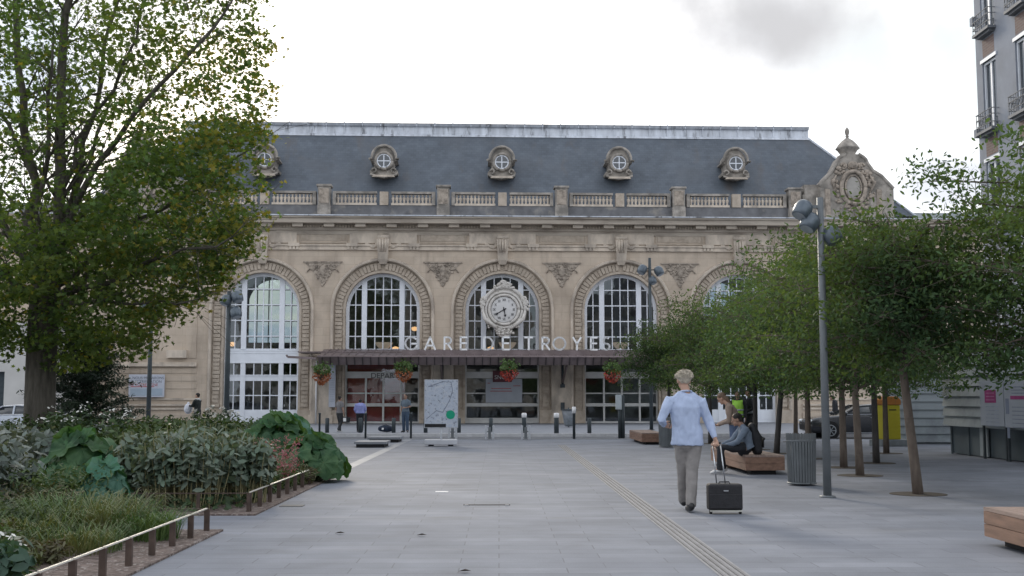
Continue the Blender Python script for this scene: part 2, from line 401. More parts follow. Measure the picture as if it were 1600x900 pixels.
def textmesh(txt, size, m, parent, loc, rot, name, depth=.004, align='CENTER', sx=1):
    cu = bpy.data.curves.new(name, 'FONT'); cu.body = txt; cu.size = size; cu.extrude = depth; cu.align_x = align; cu.align_y = 'CENTER'
    t = bpy.data.objects.new(name, cu); COL.objects.link(t)
    bpy.context.view_layer.update()
    me = bpy.data.meshes.new_from_object(t.evaluated_get(bpy.context.evaluated_depsgraph_get()))
    bpy.data.objects.remove(t); bpy.data.curves.remove(cu)
    me.materials.clear(); me.materials.append(m); me.name = name
    o = bpy.data.objects.new(name, me); COL.objects.link(o); o.parent = parent; o.location = loc; o.rotation_euler = rot; o.scale = (sx, 1, 1)
    return o
def ordinal(i):
    return ['first','second','third','fourth','fifth','sixth','seventh','eighth','ninth','tenth','eleventh','twelfth','thirteenth','fourteenth','fifteenth','sixteenth','seventeenth','eighteenth','nineteenth','twentieth'][i]
# ------------------------------------------------------------------ ground
def sheet(name, x0, x1, y0, y1, z, m, kind='structure'):
    mb = MB(); mb.add([(x0, y0, z), (x1, y0, z), (x1, y1, z), (x0, y1, z)], [(0, 1, 2, 3)])
    return tag(mb.build(name, m), kind=kind)
ROAD_Z = -.12
sheet('ground', -900, 900, -300, 1500, ROAD_Z-.03, ASPHALT)
tag(MB().box(-60, 60, -30, 40.8, ROAD_Z-.02, 0).build('plaza', PAVE), kind='structure')
tag(MB().box(-60, 60, 41.0, 47.3, ROAD_Z-.025, ROAD_Z).build('road', ASPHALT), kind='structure')
tag(MB().box(-60, 60, 47.55, 95, ROAD_Z-.02, -.01).build('sidewalk', SIDEWALK), kind='structure')
tag(MB().box(-60, 60, 47.3, 47.55, ROAD_Z-.02, .012).build('sidewalk_kerb', KERB), kind='structure')
tag(MB().box(-60, 60, 40.8, 41.0, ROAD_Z-.02, .01).build('plaza_kerb', PAVE2), kind='structure')
# crossing: pale border beside the planting and a darker band on the right
sheet('paving_border', -3.3, -3.05, 21.5, 40.8, .004, PAVE2)
sheet('crossing_band', 5.0, 5.9, 34, 40.8, .004, mat('dark_granite_band', (.24, .25, .275), .6, .12, 3))
# tactile guide strip with grooves
mb = MB(); mb.add([(1.80, 4, .004), (2.06, 4, .004), (2.06, 36, .004), (1.80, 36, .004)], [(0, 1, 2, 3)])
tag(mb.build('guide_strip', TACT), kind='structure')
mb = MB()
for k in range(4):
    x = 1.825+k*.06
    mb.box(x, x+.022, 4, 36, .004, .014)
tag(mb.build('guide_strip_ridges', TACTD), kind='structure')

# ------------------------------------------------------------------ station
PHI = R(1.7)
X0 = at(785, 600, 67).x
ORG = Vector((X0, 67, 0))
UA = Vector((math.cos(PHI), math.sin(PHI), 0)); VA = Vector((-math.sin(PHI), math.cos(PHI), 0))
def F(px, py, v=0):
    d = ray(px, py); o = Vector((0, 0, CAM_H)); pl = ORG+VA*v
    t = (pl-o).dot(VA)/d.dot(VA); p = o+d*t-ORG
    return p.dot(UA), p.z
def FZ(py, v=0, px=785): return F(px, py, v)[1]
def Wp(u, v, z): return ORG+UA*u+VA*v+Vector((0, 0, z))
B = (F(971, 480)[0]-F(598, 480)[0])/2
RW = (F(656.5, 500)[0]-F(540, 500)[0])/2          # clear half width of the opening
ZS = FZ(427)-RW                                    # spring line
RO = RW*76/58.; RM = RW*81/58.
print('B', B, 'RW', RW, 'ZS', ZS, 'cornice', FZ(340, -.7), 'ridge', FZ(193, 3.5))
ST = thing('railway_station', 'long pale limestone railway station with five tall arched windows and a dark slate roof', 'station', tuple(ORG), PHI)
ZT = FZ(352)
UL = F(1253, 450)[0]; 
UEND = 4.0*B
BAYS = [k*B for k in range(-2, 3)]
def arch_pts(u, r, n=24, z0=0.0):
    return [(u-r, z0)]+[(u-r*math.cos(PI*i/n), ZS+r*math.sin(PI*i/n)) for i in range(n+1)]+[(u+r, z0)]
def wall_mesh():
    mb = MB(); T = .62
    edges = [-4.6*B]+[0]*0
    # solid stretches between openings
    xs = [-4.6*B]
    for u in BAYS: xs += [u-RO, u+RO]
    xs.append(4.6*B)
    for i in range(0, len(xs), 2): mb.box(xs[i], xs[i+1], 0, T, -.1, ZT)
    for u in BAYS:
        n = 28
        P = [(u-RO*math.cos(PI*i/n), ZS+RO*math.sin(PI*i/n)) for i in range(n+1)]
        for i in range(n):
            (x0, z0), (x1, z1) = P[i], P[i+1]
            mb.add([(x0,0,z0),(x1,0,z1),(x1,0,ZT),(x0,0,ZT),(x0,T,z0),(x1,T,z1),(x1,T,ZT),(x0,T,ZT)],
                   [(0,1,2,3),(7,6,5,4),(0,4,5,1),(3,2,6,7)])
    return mb
wall_mesh().build('wall', STONE, ST)
JOINT = .10
def surround(u):
    """splayed rusticated band around an opening + outer moulding"""
    mb = MB(); n = 40
    def ringstrip(r0, r1, y0, y1, z0=0.0, nn=40, a0=0, a1=PI):
        Pi = [(u-r0*math.cos(a0+(a1-a0)*i/nn), ZS+r0*math.sin(a0+(a1-a0)*i/nn)) for i in range(nn+1)]
        Po = [(u-r1*math.cos(a0+(a1-a0)*i/nn), ZS+r1*math.sin(a0+(a1-a0)*i/nn)) for i in range(nn+1)]
        for i in range(nn):
            a, b, c, d = Pi[i], Pi[i+1], Po[i+1], Po[i]
            mb.add([(a[0],y0,a[1]),(b[0],y0,b[1]),(c[0],y0,c[1]),(d[0],y0,d[1]),(a[0],y1,a[1]),(b[0],y1,b[1]),(c[0],y1,c[1]),(d[0],y1,d[1])],
                   [(0,1,2,3),(7,6,5,4),(0,4,5,1),(2,6,7,3),(0,3,7,4),(1,5,6,2)])
    # recessed backing band
    ringstrip(RW, RO-.003, .14, .6)
    for s in (-1, 1):
        a, b = sorted((u+s*RW, u+s*(RO-.003))); mb.box(a, b, .14, .6, 0, ZS)
    # voussoir blocks standing proud
    nv = 37
    for i in range(nv):
        if i == nv//2: continue
        a0 = PI*(i+.10)/nv; a1 = PI*(i+.90)/nv
        proud = .045 if i % 2 else .075
        ringstrip(RW+(.20 if i % 2 else .16), RO-.09, proud, .2, nn=2, a0=a0, a1=a1)
    hb = .235; nb = int((ZS-.9)/hb)
    for s in (-1, 1):
        for k in range(nb):
            z = ZS-hb*(k+1); big = (k % 4 == 3)
            a, b = sorted((u+s*(RW+(.16 if big else .20)), u+s*(RO-.09)))
            mb.box(a, b, .03 if big else .06, .2, z+.03, z+hb-.015)
        a, b = sorted((u+s*(RW-.0), u+s*(RO+.10))); mb.box(a, b, -.08, .2, 0, .75)
    # smooth inner ring
    ringstrip(RW, RW+.13, .08, .2)
    for s in (-1, 1):
        a, b = sorted((u+s*RW, u+s*(RW+.13))); mb.box(a, b, .08, .2, .75, ZS)
    o1 = mb.build('arch_surround', CARVEDB, ST)
    mb = MB()
    prof = [(RO, -.05), (RO+.05, -.13), (RM-.03, -.15), (RM+.02, -.02)]
    vs_ = []; nn = 44
    path = [(u-1, .75)]+[None]*0
    pp = [(-1, .75, 0)]+[(-math.cos(PI*i/nn), ZS, math.sin(PI*i/nn)) for i in range(nn+1)]+[(1, .75, 0)]
    for cx, zb, sz in pp:
        for r, y in prof: vs_.append((u+r*cx, y, zb+r*sz))
    k = len(prof)
    mb.add(vs_, [(i*k+j, (i+1)*k+j, (i+1)*k+j+1, i*k+j+1) for i in range(len(pp)-1) for j in range(k-1)])
    mb.build('arch_moulding', TRIM, ST)
CARVEDB = mat('rusticated_limestone', (.47, .40, .325), .9, .14, 2, dirt=(.35, .29, .23), dscale=2.2, bump=.35, bscale=12)
for u in BAYS: surround(u)

def win_upper(u, zb, major=.30, panes=True):
    """arched glazing above zb"""
    fr = MB(); V0 = .52
    r1 = RW; r0 = RW-.19; nn = 36
    Pi = [(u-r0*math.cos(PI*i/nn), ZS+r0*math.sin(PI*i/nn)) for i in range(nn+1)]
    Po = [(u-r1*math.cos(PI*i/nn), ZS+r1*math.sin(PI*i/nn)) for i in range(nn+1)]
    for i in range(nn):
        a, b, c, d = Pi[i], Pi[i+1], Po[i+1], Po[i]
        fr.add([(a[0],V0,a[1]),(b[0],V0,b[1]),(c[0],V0,c[1]),(d[0],V0,d[1]),(a[0],V0+.12,a[1]),(b[0],V0+.12,b[1])], [(0,1,2,3),(0,4,5,1)])
    for s in (-1, 1):
        a, b = sorted((u+s*r0, u+s*r1)); fr.box(a, b, V0, V0+.12, zb, ZS)
    fr.box(u-r0, u+r0, V0+.002, V0+.12, zb, zb+.14)
    mo = RW*29.5/58.
    def ztop(du, r): return ZS+math.sqrt(max(0, r*r-du*du))
    for s in (-1, 1):
        c = s*mo; fr.box(u+c-major/2, u+c+major/2, V0-.03, V0+.12, zb+.1, ztop(abs(c)+major/2, r1)-.02)
        c2 = s*(mo+major/2+r0)/2; fr.box(u+c2-.028, u+c2+.028, V0+.03, V0+.09, zb+.1, ztop(abs(c2), r0)+.03)
    for k in (-1, 0, 1):
        c = k*(mo-major/2)/2; fr.box(u+c-.028, u+c+.028, V0+.031, V0+.09, zb+.1, ztop(abs(c), r0)+.03)
    zz = FZ(526, .5); step = (FZ(453, .5)-zz)/3
    z = zz
    while z < ZS+r0-.3:
        if z > zb+.3:
            h = r0 if z <= ZS else math.sqrt(max(.01, r0*r0-(z-ZS)**2))
            fr.box(u-h-.02, u+h+.02, V0+.035, V0+.088, z-.03, z+.03)
        z += step
    f = fr.build('window', WHITE, ST)
    gl = MB(); P = [(u-r0, zb+.05)]+[(u-(r0+.02)*math.cos(PI*i/nn), ZS+(r0+.02)*math.sin(PI*i/nn)) for i in range(nn+1)]+[(u+r0, zb+.05)]
    n = len(P); gl.add([(x, V0+.06, z) for x, z in P], [tuple(range(n))])
    gl.build('pane', GLASS, f)
ZCAN = FZ(549, .5)
for k, u in enumerate(BAYS):
    win_upper(u, ZCAN)
# lower part of the end bays: white timber screen with doors
def screen(u):
    fr = MB(); V0 = .5; a, b = u-RW, u+RW
    z0, z1, z2, z3, z4, z5 = [FZ(y, .5) for y in (640, 597, 586, 568, 549.5, 453)]
    fr.box(a, b, V0-.02, V0+.14, z3+.06, z4-.002)                 # blank spandrel
    fr.box(a+.15, b-.15, V0-.045, V0, z4-.12, z4-.04)
    fr.box(a, b, V0, V0+.14, z1+.06, z2-.03)                      # transom rail
    fr.box(a, b, V0-.05, V0, z3, z3+.07); fr.box(a, b, V0-.05, V0+.1, z2-.05, z2+.01)
    fr.box(a, b, V0, V0+.14, .02, z0)                             # bottom panels
    mo = RW*29.5/58.
    for s in (-1, 1): fr.box(u+s*mo-.14, u+s*mo+.14, V0-.03, V0+.14, .02, z3+.05)
    for x in (a+.05, b-.05): fr.box(x-.09, x+.09, V0-.01, V0+.14, .02, z3+.05)
    cols = [u+c for c in (-(mo-.15)/2, 0, (mo-.15)/2)]+[u+s*(mo+.14+RW-.14)/2 for s in (-1, 1)]
    for c in cols:
        fr.box(c-.028, c+.028, V0+.03, V0+.1, z2-.02, z3+.03); fr.box(c-.028, c+.028, V0+.03, V0+.1, z0-.02, z1+.1)
    zm = (z0+z1)/2+.02; fr.box(a+.05, b-.05, V0+.034, V0+.1, zm-.03, zm+.03)
    for c0, c1 in ((a+.2, u-mo-.2), (u-mo+.2, u-.06), (u+.06, u+mo-.2), (u+mo+.2, b-.2)):
        fr.box(c0, c1, V0-.018, V0, .22, z0-.14)                  # raised fielded panels
    f = fr.build('door_screen', WHITE, ST)
    gl = MB()
    for p, q in ((z2-.02, z3+.03), (z0-.02, z1+.1)): gl.add([(a, V0+.07, p), (b, V0+.07, p), (b, V0+.07, q), (a, V0+.07, q)], [(0, 1, 2, 3)])
    gl.build('pane', GLASS, f)
    MB().box(u+mo+.22, u+mo+.26, V0-.09, V0-.02, .95, 1.1).build('handle', STEEL, f)
screen(BAYS[0]); screen(BAYS[4])
# lower part of the three middle bays, under the canopy
PALE = mat('aluminium_band', (.60, .60, .58), .5, .08, 3)
def shopfront(u, mull, sill, red=False):
    fr = MB(); V0 = .48; a, b = u-RW, u+RW
    zt, zb_, zr, zr2, zp = [FZ(y, .5) for y in (581, 593.5, 614.5, 631, 650)]
    fr.box(a, b, V0-.04, V0+.1, FZ(591, .5), FZ(581, .5))         # fascia band
    if sill:
        fr.box(a, b, V0-.02, V0+.1, FZ(656, .5), FZ(653, .5)); fr.box(a, b, V0-.03, V0+.3, .0, FZ(656.2, .5)); z0 = FZ(654, .5)
    else:
        z0 = .03; fr.box(a, b, V0-.01, V0+.1, .0, .10)
    fr.box(a, b, V0-.012, V0+.08, FZ(635, .5), FZ(630, .5))
    for i, m in enumerate(mull):
        fr.box(u+m-.055, u+m+.055, V0-.014, V0+.09, z0, FZ(581, .5))
    for x in (a+.04, b-.04): fr.box(x-.05, x+.05, V0-.005, V0+.09, z0, ZCAN)
    fr.box(a, b, V0+.03, V0+.07, FZ(615.5, .5), FZ(613.5, .5))
    f = fr.build('shopfront', PALE, ST)
    gl = MB(); gl.add([(a, V0+.06, z0), (b, V0+.06, z0), (b, V0+.06, ZCAN+.1), (a, V0+.06, ZCAN+.1)], [(0, 1, 2, 3)])
    gl.build('pane', GLASS, f)
    if red: MB().box(a+.12, b-.85, .66, .7, .1, ZCAN).build('red_partition', RED, f)
    return f
fd = shopfront(BAYS[1], [-.95, .06, 1.08], False, True)
shopfront(BAYS[2], [], True)
shopfront(BAYS[3], [-1.0, .05, 1.1], False)
uu, zz = F(597, 587, .44)
textmesh('DEPART', .42, mat('dark_lettering', (.09, .09, .09), .6), ST, (uu+.16, .435, zz-.01), (PI/2, 0, 0), 'lettering', sx=1.08)
# red logo plate and notice in the centre bay window
u1, z1 = F(770, 579, .3); u2, z2 = F(800, 597, .3)
f = MB().box(u1, u2, .38, .42, z2, z1).build('logo_plate', mat('dark_red_plate', (.11, .035, .045), .5), ST)
lg = textmesh('SNCF', .33, mat('pale_lettering', (.55, .55, .55), .5), ST, (u1+.10, .375, (z1+z2)/2-.06), (PI/2, 0, 0), 'lettering', align='LEFT')
POSTER = mat('pale_paper', (.40, .43, .48), .6, .06, 2)
u1, z1 = F(759, 592, .4); u2, z2 = F(816, 629, .4)
f = MB().box(u1, u2, .425, .45, z2, z1).build('window_notice', POSTER, ST)
INKR = mat('red_ink', (.42, .10, .10), .6); INKG = mat('grey_ink', (.16, .17, .2), .6); INKM = mat('magenta_ink', (.33, .05, .18), .6)
mb = MB()
for i, (a, b) in enumerate(((.05, .12), (.75, .95), (.15, .7), (.12, .72))):
    z = z1-.25-.22*i*.7; mb.box(u1+a*(u2-u1), u1+b*(u2-u1), .418, .424, z-.02, z+.02)
mb.build('print', INKR, f)

# spandrel reliefs, keystones, string course, frieze, cornice
for k in range(-3, 3):
    uc = (k+.5)*B
    zt = FZ(411); zb_ = FZ(447); hw = F(722, 411)[0]-F(693, 411)[0]
    mb = MB()
    poly = [(uc-hw, zt), (uc-hw*.48, zt-.62), (uc, zb_-.1), (uc+hw*.48, zt-.62), (uc+hw, zt)]
    mb.prism(poly, -.02, .02)
    mb.box(uc-hw-.05, uc+hw+.05, -.08, .02, zt-.03, zt+.05)
    for i in range(70):
        q = random.random(); z = zt-.08-q*(zt-zb_)*.95; lim = hw*(1-(q*.98))**1.05*.86
        x = uc+random.uniform(-lim, lim); r = random.uniform(.035, .085)
        mb.ell((x, -.03, z), (r*random.uniform(.7, 1.6), .05, r), 7, 5)
    mb.ell((uc, -.04, zt-.5), (.2, .09, .3), 12, 8)
    for s in (-1, 1):
        pts = [(uc+s*(.15+.13*i+.04*math.sin(i*2)), -.05, zt-.22-.05*i+.09*math.sin(i*1.7)) for i in range(7)]
        mb.tube(pts, .035, 6)
    if abs(k+.5) < 2.9: mb.build('spandrel_relief', CARVED, ST)
def keystone(u):
    mb = MB(); zt = FZ(372, -.2); zb_ = FZ(413, -.2)
    w0, w1 = .36, .24
    zs = [zt, zt-.12, zt-.45, zt-.9, zb_+.25, zb_]
    ys = [-.12, -.42, -.46, -.36, -.24, -.10]; ws = [.30, .36, .33, .30, .29, .20]
    for i in range(5):
        v = [(u-ws[i], ys[i], zs[i]), (u+ws[i], ys[i], zs[i]), (u+ws[i+1], ys[i+1], zs[i+1]), (u-ws[i+1], ys[i+1], zs[i+1])]
        v += [(x, .05, z) for x, y, z in v]
        mb.add(v, [(0, 3, 2, 1), (4, 5, 6, 7), (0, 4, 7, 3), (1, 2, 6, 5), (0, 1, 5, 4), (3, 7, 6, 2)])
    for s in (-1, 0, 1): mb.tube([(u+s*.16, -.42, zt-.1), (u+s*.16, -.5, zt-.4), (u+s*.14, -.40, zt-.85)], [.05, .075, .04], 8)
    mb.tube([(u-.34, -.25, zt+.02), (u+.34, -.25, zt+.02)], .13, 10)
    for s in (-1, 1):
        for i in range(8):
            q = i/7; mb.ell((u+s*(.38+q*.62), -.08, zt-.42-.10*math.sin(q*5)-.06*q), (.12*(1-.5*q), .08, .14*(1-.55*q)), 7, 5)
    mb.build('keystone', TRIM, ST)
for u in BAYS: keystone(u)
def course(name, y0, y1, proj, m=TRIM, u0=-4.6*B, u1=4.6*B, top=.05):
    za, zb_ = FZ(y0, -proj), FZ(y1, -proj)
    mb = MB(); mb.prism([(0, 0)]*0 or [(u0, zb_), (u1, zb_), (u1, za), (u0, za)], -proj, .02)
    return mb.build(name, m, ST)
mb = MB()
for (y0, y1, p) in ((383, 385.2, .15), (385.2, 390, .08), (390, 391.6, .12)):
    mb.prism([(-4.6*B, FZ(y1, -p)), (4.6*B, FZ(y1, -p)), (4.6*B, FZ(y0, -p)), (-4.6*B, FZ(y0, -p))], -p, .02)
for k in range(-3, 4):
    for s in (-1, 1):
        uc = k*B+s*(F(833, 388)[0]-F(785, 388)[0])
        mb.box(uc-.33, uc+.33, -.2, .02, FZ(386, -.2), FZ(381, -.2))
        for g in (-.2, 0, .2): mb.box(uc+g-.07, uc+g+.07, -.16, .02, FZ(391, -.16), FZ(386, -.16))
mb.build('string_course', TRIM, ST)
# frieze: raised plain tablets over the piers' flanks, framed panels between
for k in range(-3, 3):
    uc = (k+.5)*B
    h = F(731, 372)[0]-F(693.5, 372)[0]
    mb = MB(); za, zb_ = FZ(364, -.04), FZ(382, -.04)
    mb.box(uc-h, uc+h, -.05, .02, zb_+.02, zb_+.09); mb.box(uc-h, uc+h, -.05, .02, za-.07, za)
    mb.box(uc-h, uc-h+.06, -.05, .02, zb_+.09, za-.07); mb.box(uc+h-.06, uc+h, -.05, .02, zb_+.09, za-.07)
    mb.box(uc-h+.1, uc+h-.1, -.03, .02, zb_+.16, za-.13)
    mb.build('frieze_panel', CARVEDB, ST)
for k in range(-3, 4):
    MB().box(k*B-1.95, k*B+1.95, -.07, .02, FZ(381, -.07), FZ(362.5, -.07)).build('frieze_tablet', TRIM, ST)
# cornice
CORN = mat('cornice_limestone', (.48, .42, .35), .85, .12, 2, dirt=(.27, .23, .19), dscale=1.0, stretch=(.4, 1, 2), bump=.2)
mb = MB()
U0, U1 = -4.6*B, 4.6*B
def prof_course(mb, prof, u0=U0, u1=U1, mi=0):
    n = len(prof); v = [(u0, y, z) for y, z in prof]+[(u1, y, z) for y, z in prof]
    mb.add(v, [(i, i+1, n+i+1, n+i) for i in range(n-1)]+[tuple(range(n-1, -1, -1)), tuple(range(n, 2*n))], mi)
zA = FZ(361, -.1); zB = FZ(357.5, -.25); zC = FZ(349.5, -.75); zD = FZ(341.5, -.85); zE = FZ(339, -.9)
prof_course(mb, [(.02, zA-.25), (-.06, zA-.25), (-.08, zA-.05), (-.18, zA), (-.20, zB), (-.22, zC), (-.80, zC), (-.82, zC+.26), (-.92, zD), (-.95, zE), (.3, zE+.06), (.3, zA)])
x = U0+.1
while x < U1-.1: mb.box(x, x+.085, -.30, -.2, zB+.02, zC-.06, 1); x += .17
mb.build('cornice', [CORN, CARVEDB], ST)
mb = MB()
prof_course(mb, [(.3, zE+.07), (-.96, zE+.012), (-.99, zE+.015), (-.99, zE+.075), (.3, zE+.13)]); mb.build('cornice_flashing', ZINC, ST)
du = F(833.5, 353)[0]-F(785.5, 353)[0]
for i in range(-17, 17):
    c = (i+.43)*du; MB().box(c-.30, c+.30, -.62, -.2, zB+.03, zC+.001).build('modillion', CORN, ST)

# attic wall, balustrade, pedestals
UR = F(1250, 320)[0]; ULF = -UR
zA0 = zE+.05; zA1 = FZ(320.5, .2); zB1 = FZ(303.5, .2)
MB().box(-4.0*B, UR+.3, .2, .6, zA0, zA1-.05).build('attic_wall', ATTIC, ST)
zrail = FZ(300.5, .15)
def balusters(u0, u1, n):
    mb = MB(); h = zB1-zA1-.1
    mb.box(u0, u1, .16, .50, zA1-.05, zA1+.07); mb.box(u0, u1, .14, .52, zB1-.02, zrail, 1)
    for i in range(n):
        x = u0+(i+.5)*(u1-u0)/n; z = zA1+.07
        mb.lathe([(.07, 0), (.07, .07), (.045, .1), (.095, .25), (.10, .33), (.05, h*.68), (.04, h*.78), (.075, h*.86), (.07, h-.03)], (x, .33, z), 8)
    mb.build('balustrade', [TRIM, DARKSTONE], ST)
for k in range(-3, 3):
    up = (k+.5)*B
    if k > -3: pass
    # pedestal
    hw = .38
    if k >= -3:
        mb = MB(); zt = FZ(290, 0)
        mb.box(up-hw, up+hw, -.1, .7, zA0, zA1-.1); mb.box(up-hw+.02, up+hw-.02, -.06, .66, zA1-.1, zt-.12); mb.box(up-hw-.06, up+hw+.06, -.14, .74, zt-.12, zt)
        mb.box(up-hw+.10, up+hw-.10, -.10, 0, zA1, zt-.25, 1)
        for s in (-1, 1): mb.box(up+s*(hw+.2)-.1, up+s*(hw+.2)+.1, .12, .54, zA1-.05, zrail)
        mb.build('pedestal', [DARKSTONE, CARVED], ST, bevel=.02)
    if k < 2:
        uc = (k+1)*B
        for (a, b) in ((up+.68, uc-.42), (uc+.42, up+B-.68)): balusters(a, b, 11)
        MB().box(uc-.25, uc+.25, .13, .53, zA1-.05, zrail-.01).build('baluster_die', CARVEDB, ST)
        for s in (-1, 1): pass
uc = 3*B
a = 2.5*B+.68; b = a+ (B/2-1.1)
balusters(a, uc-.42, 10); 

# roof
v0, v1 = .9, 4.2
zr0 = zA1-.4; zr1 = FZ(212, v1); zr2 = FZ(195, v1+.1)
ur0 = F(1330, 270, v0)[0]; 
uT = F(1262, 210, v1)[0]; dz_ = zr1-FZ(243, 2.8)
uBm = uT+(zr1-zr0)*1.0
mb = MB()
D = 16.0
mb.add([(-uBm, v0, zr0), (uBm, v0, zr0), (uT, v1, zr1), (-uT, v1, zr1), (-uBm, D+v1-v0, zr0), (uBm, D+v1-v0, zr0), (uT, D, zr1), (-uT, D, zr1)],
       [(0, 1, 2, 3), (1, 5, 6, 2), (5, 4, 7, 6), (4, 0, 3, 7), (3, 2, 6, 7)])
mb.build('roof', SLATE, ST)
mb = MB(); zc = zr1
prof_course(mb, [(v1+.1, zc-.12), (v1-.12, zc-.12), (v1-.10, zc+.0), (v1+.03, zc+.05), (v1+.05, zr2-.22), (v1-.10, zr2-.18), (v1-.20, zr2-.02), (v1+.1, zr2+.02), (v1+3, zr2+.25), (v1+3, zc-.12)], -uT-.05, uT+.05)
for i in range(-16, 17):
    c = i*(F(813, 200, v1)[0]-F(785, 200, v1)[0])+.4
    mb.box(c-.035, c+.035, v1-.03, v1+.1, zc+.04, zr2-.15)
    mb.box(c-.03, c+.03, v1-.16, v1, zr2-.2, zr2+.035)
mb.build('roof_crest', ZINC, ST)
# hip rolls
for s in (-1, 1): MB().tube([(s*uBm, v0-.02, zr0), (s*uT, v1-.02, zr1)], .07, 8).build('hip_roll', ZINC, ST)

def dormer(px, py):
    v = 1.55
    u, z = F(px, py, v)
    k = 1.0; mb = MB()
    r = .56
    # body plate outline: scrolled bottom, shouldered sides, round hood
    out = []
    for q in np.linspace(0, PI, 13): out.append((.66*math.cos(q), .12+.80*math.sin(q)))
    out += [(-.80, .16), (-.84, .05), (-.62, -.02), (-.60, -.35), (-.86, -.62), (-.84, -.78), (-.55, -.80), (-.35, -.95), (0, -1.02), (.35, -.95), (.55, -.80), (.84, -.78), (.86, -.62), (.60, -.35), (.62, -.02), (.84, .05), (.80, .16)]
    out = [(x*.98, zz*.97) for x, zz in out]
    mb.prism([(u+x, z+zz) for x, zz in out], v-.02, v+1.7)
    # hood moulding
    pts = [(u-.90, v-.2, z+.10), (u-.72, v-.22, z+.16)]+[(u-.72*math.cos(q), v-.22, z+.2+.74*math.sin(q)) for q in np.linspace(.15, PI-.15, 13)]+[(u+.72, v-.22, z+.16), (u+.90, v-.2, z+.10)]
    mb.tube([(x, y+.08, z) for x, y, z in pts], .085, 8)
    mb.tube([(u+.50*math.cos(q), v-.14, z+.50*math.sin(q)) for q in np.linspace(0, 2*PI, 25)], .09, 8)
    for s in (-1, 1):
        mb.tube([(u+s*(.55+.13*math.cos(q)+.03), v-.14, z-.58+.13*math.sin(q)) for q in np.linspace(0, 5, 9)], .06, 6)
        mb.tube([(u+s*.8, v-.16, z-.82), (u+s*.45, v-.2, z-.92), (u, v-.22, z-1.03)], .065, 6)
    d = mb.build('dormer', DARKSTONE, ST)
    mb = MB(); mb.tube([(u+.40*math.cos(q), v-.13, z+.40*math.sin(q)) for q in np.linspace(0, 2*PI, 25)], .045, 6)
    mb.box(u-.4, u+.4, v-.145, v-.12, z-.028, z+.028); mb.box(u-.028, u+.028, v-.147, v-.123, z-.4, z+.4)
    mb.build('frame', WHITE, d)
    mb = MB(); mb.lathe([(.42, 0), (.42, .02)], (u, v-.122, z), 20, axis='y'); mb.build('pane', mat('dark_glass', (.03, .04, .05), .08, spec=.8), d)
    mb = MB(); mb.prism([(u-.7, z-1.0), (u+.7, z-1.0), (u+.6, z-.88), (u-.6, z-.88)], v-.3, v-.05); mb.build('sill', TRIM, d)
for px, py in ((414, 250), (600, 252), (784, 254), (967, 255), (1149, 256)): dormer(px, py)

def pediment(uc):
    """scrolled gable with cartouche and urn"""
    s_ = F(1327, 330, 0)[0]-F(1326, 330, 0)[0]
    def q(px, py): return (uc+(px-1333)*s_, FZ(py, 0)+ .0)
    right = [(1393, 337), (1393, 292), (1383, 281), (1375, 272), (1362, 264), (1354, 253), (1351, 246), (1348, 243), (1340, 238)]
    left = [(1320, 238), (1309, 244), (1303, 256), (1296, 268), (1288, 275), (1281, 282), (1279, 290), (1279, 337)]
    poly = [q(*p) for p in left[::-1]][0:0]
    poly = [q(*p) for p in (right[::-1]+[])]
    P = [q(1279, 337), q(1393, 337)]+[q(*p) for p in right[1:]]+[q(*p) for p in left[:-1]]
    mb = MB(); mb.prism(P, -.35, .75)
    edge = [q(*p) for p in right[1:]]; mb.tube([(x, -.32, z) for x, z in edge], .12, 6)
    edge = [q(*p) for p in left[:-1]]; mb.tube([(x, -.32, z) for x, z in edge], .12, 6)
    b = mb.build('pediment', DARKSTONE, ST)
    # cap
    cx, cz = q(1327, 238); mb = MB()
    prof = [(.58, -.05), (.62, .0), (.60, .12), (.66, .2), (.82, .42), (.96, .50), (.88, .60), (.72, .82), (.42, 1.10), (.14, 1.28), (.10, 1.36), (.16, 1.42), (.10, 1.48), (.13, 1.55), (.19, 1.75), (.14, 1.95), (.02, 2.12)]
    prof = [(r*.75, z*.82) for r, z in prof]
    mb.lathe(prof, (cx, .1, cz), 16); mb.build('urn', DARKSTONE, b)
    mb = MB(); ux, uz = q(1330, 291)
    ring = [(ux+.72*math.cos(a), -.42, uz+.98*math.sin(a)) for a in np.linspace(0, 2*PI, 33)]
    mb.tube(ring, .13, 8)
    ring = [(ux+.48*math.cos(a), -.42, uz+.72*math.sin(a)) for a in np.linspace(0, 2*PI, 33)]; mb.tube(ring, .05, 6)
    for i in range(95):
        a = random.uniform(0, 2*PI); rr = random.uniform(1.0, 1.35)
        x = ux+.95*rr*math.cos(a); z = uz+1.15*rr*math.sin(a)
        if z > uz+1.45 or z < uz-1.5: continue
        r = random.uniform(.05, .13); mb.ell((x, -.38, z), (r*random.uniform(.8, 1.6), .09, r), 7, 5)
    mb.ell((ux, -.45, uz+1.35), (.3, .2, .22), 10, 8)
    for s in (-1, 1):
        mb.tube([(ux+s*(.55+.16*math.cos(t)), -.4, uz+1.3+.16*math.sin(t)) for t in np.linspace(0, 5.4, 12)], .06, 6)
        mb.tube([(ux+s*1.05, -.4, uz-.2), (ux+s*1.25, -.45, uz+.3), (ux+s*1.0, -.42, uz+.75)], [.07, .11, .05], 7)
        mb.box(ux+s*1.55-.14, ux+s*1.55+.14, -.42, -.3, uz-1.9, uz-.1)
    mb.build('cartouche', CARVED, b)
    mb = MB(); mb.ell((ux, -.36, uz), (.46, .1, .70), 20, 10); mb.build('medallion', mat('smooth_grey_stone', (.36, .34, .31), .8, .1), b)
uP = F(1333, 300, 0)[0]
pediment(uP); pediment(-uP)
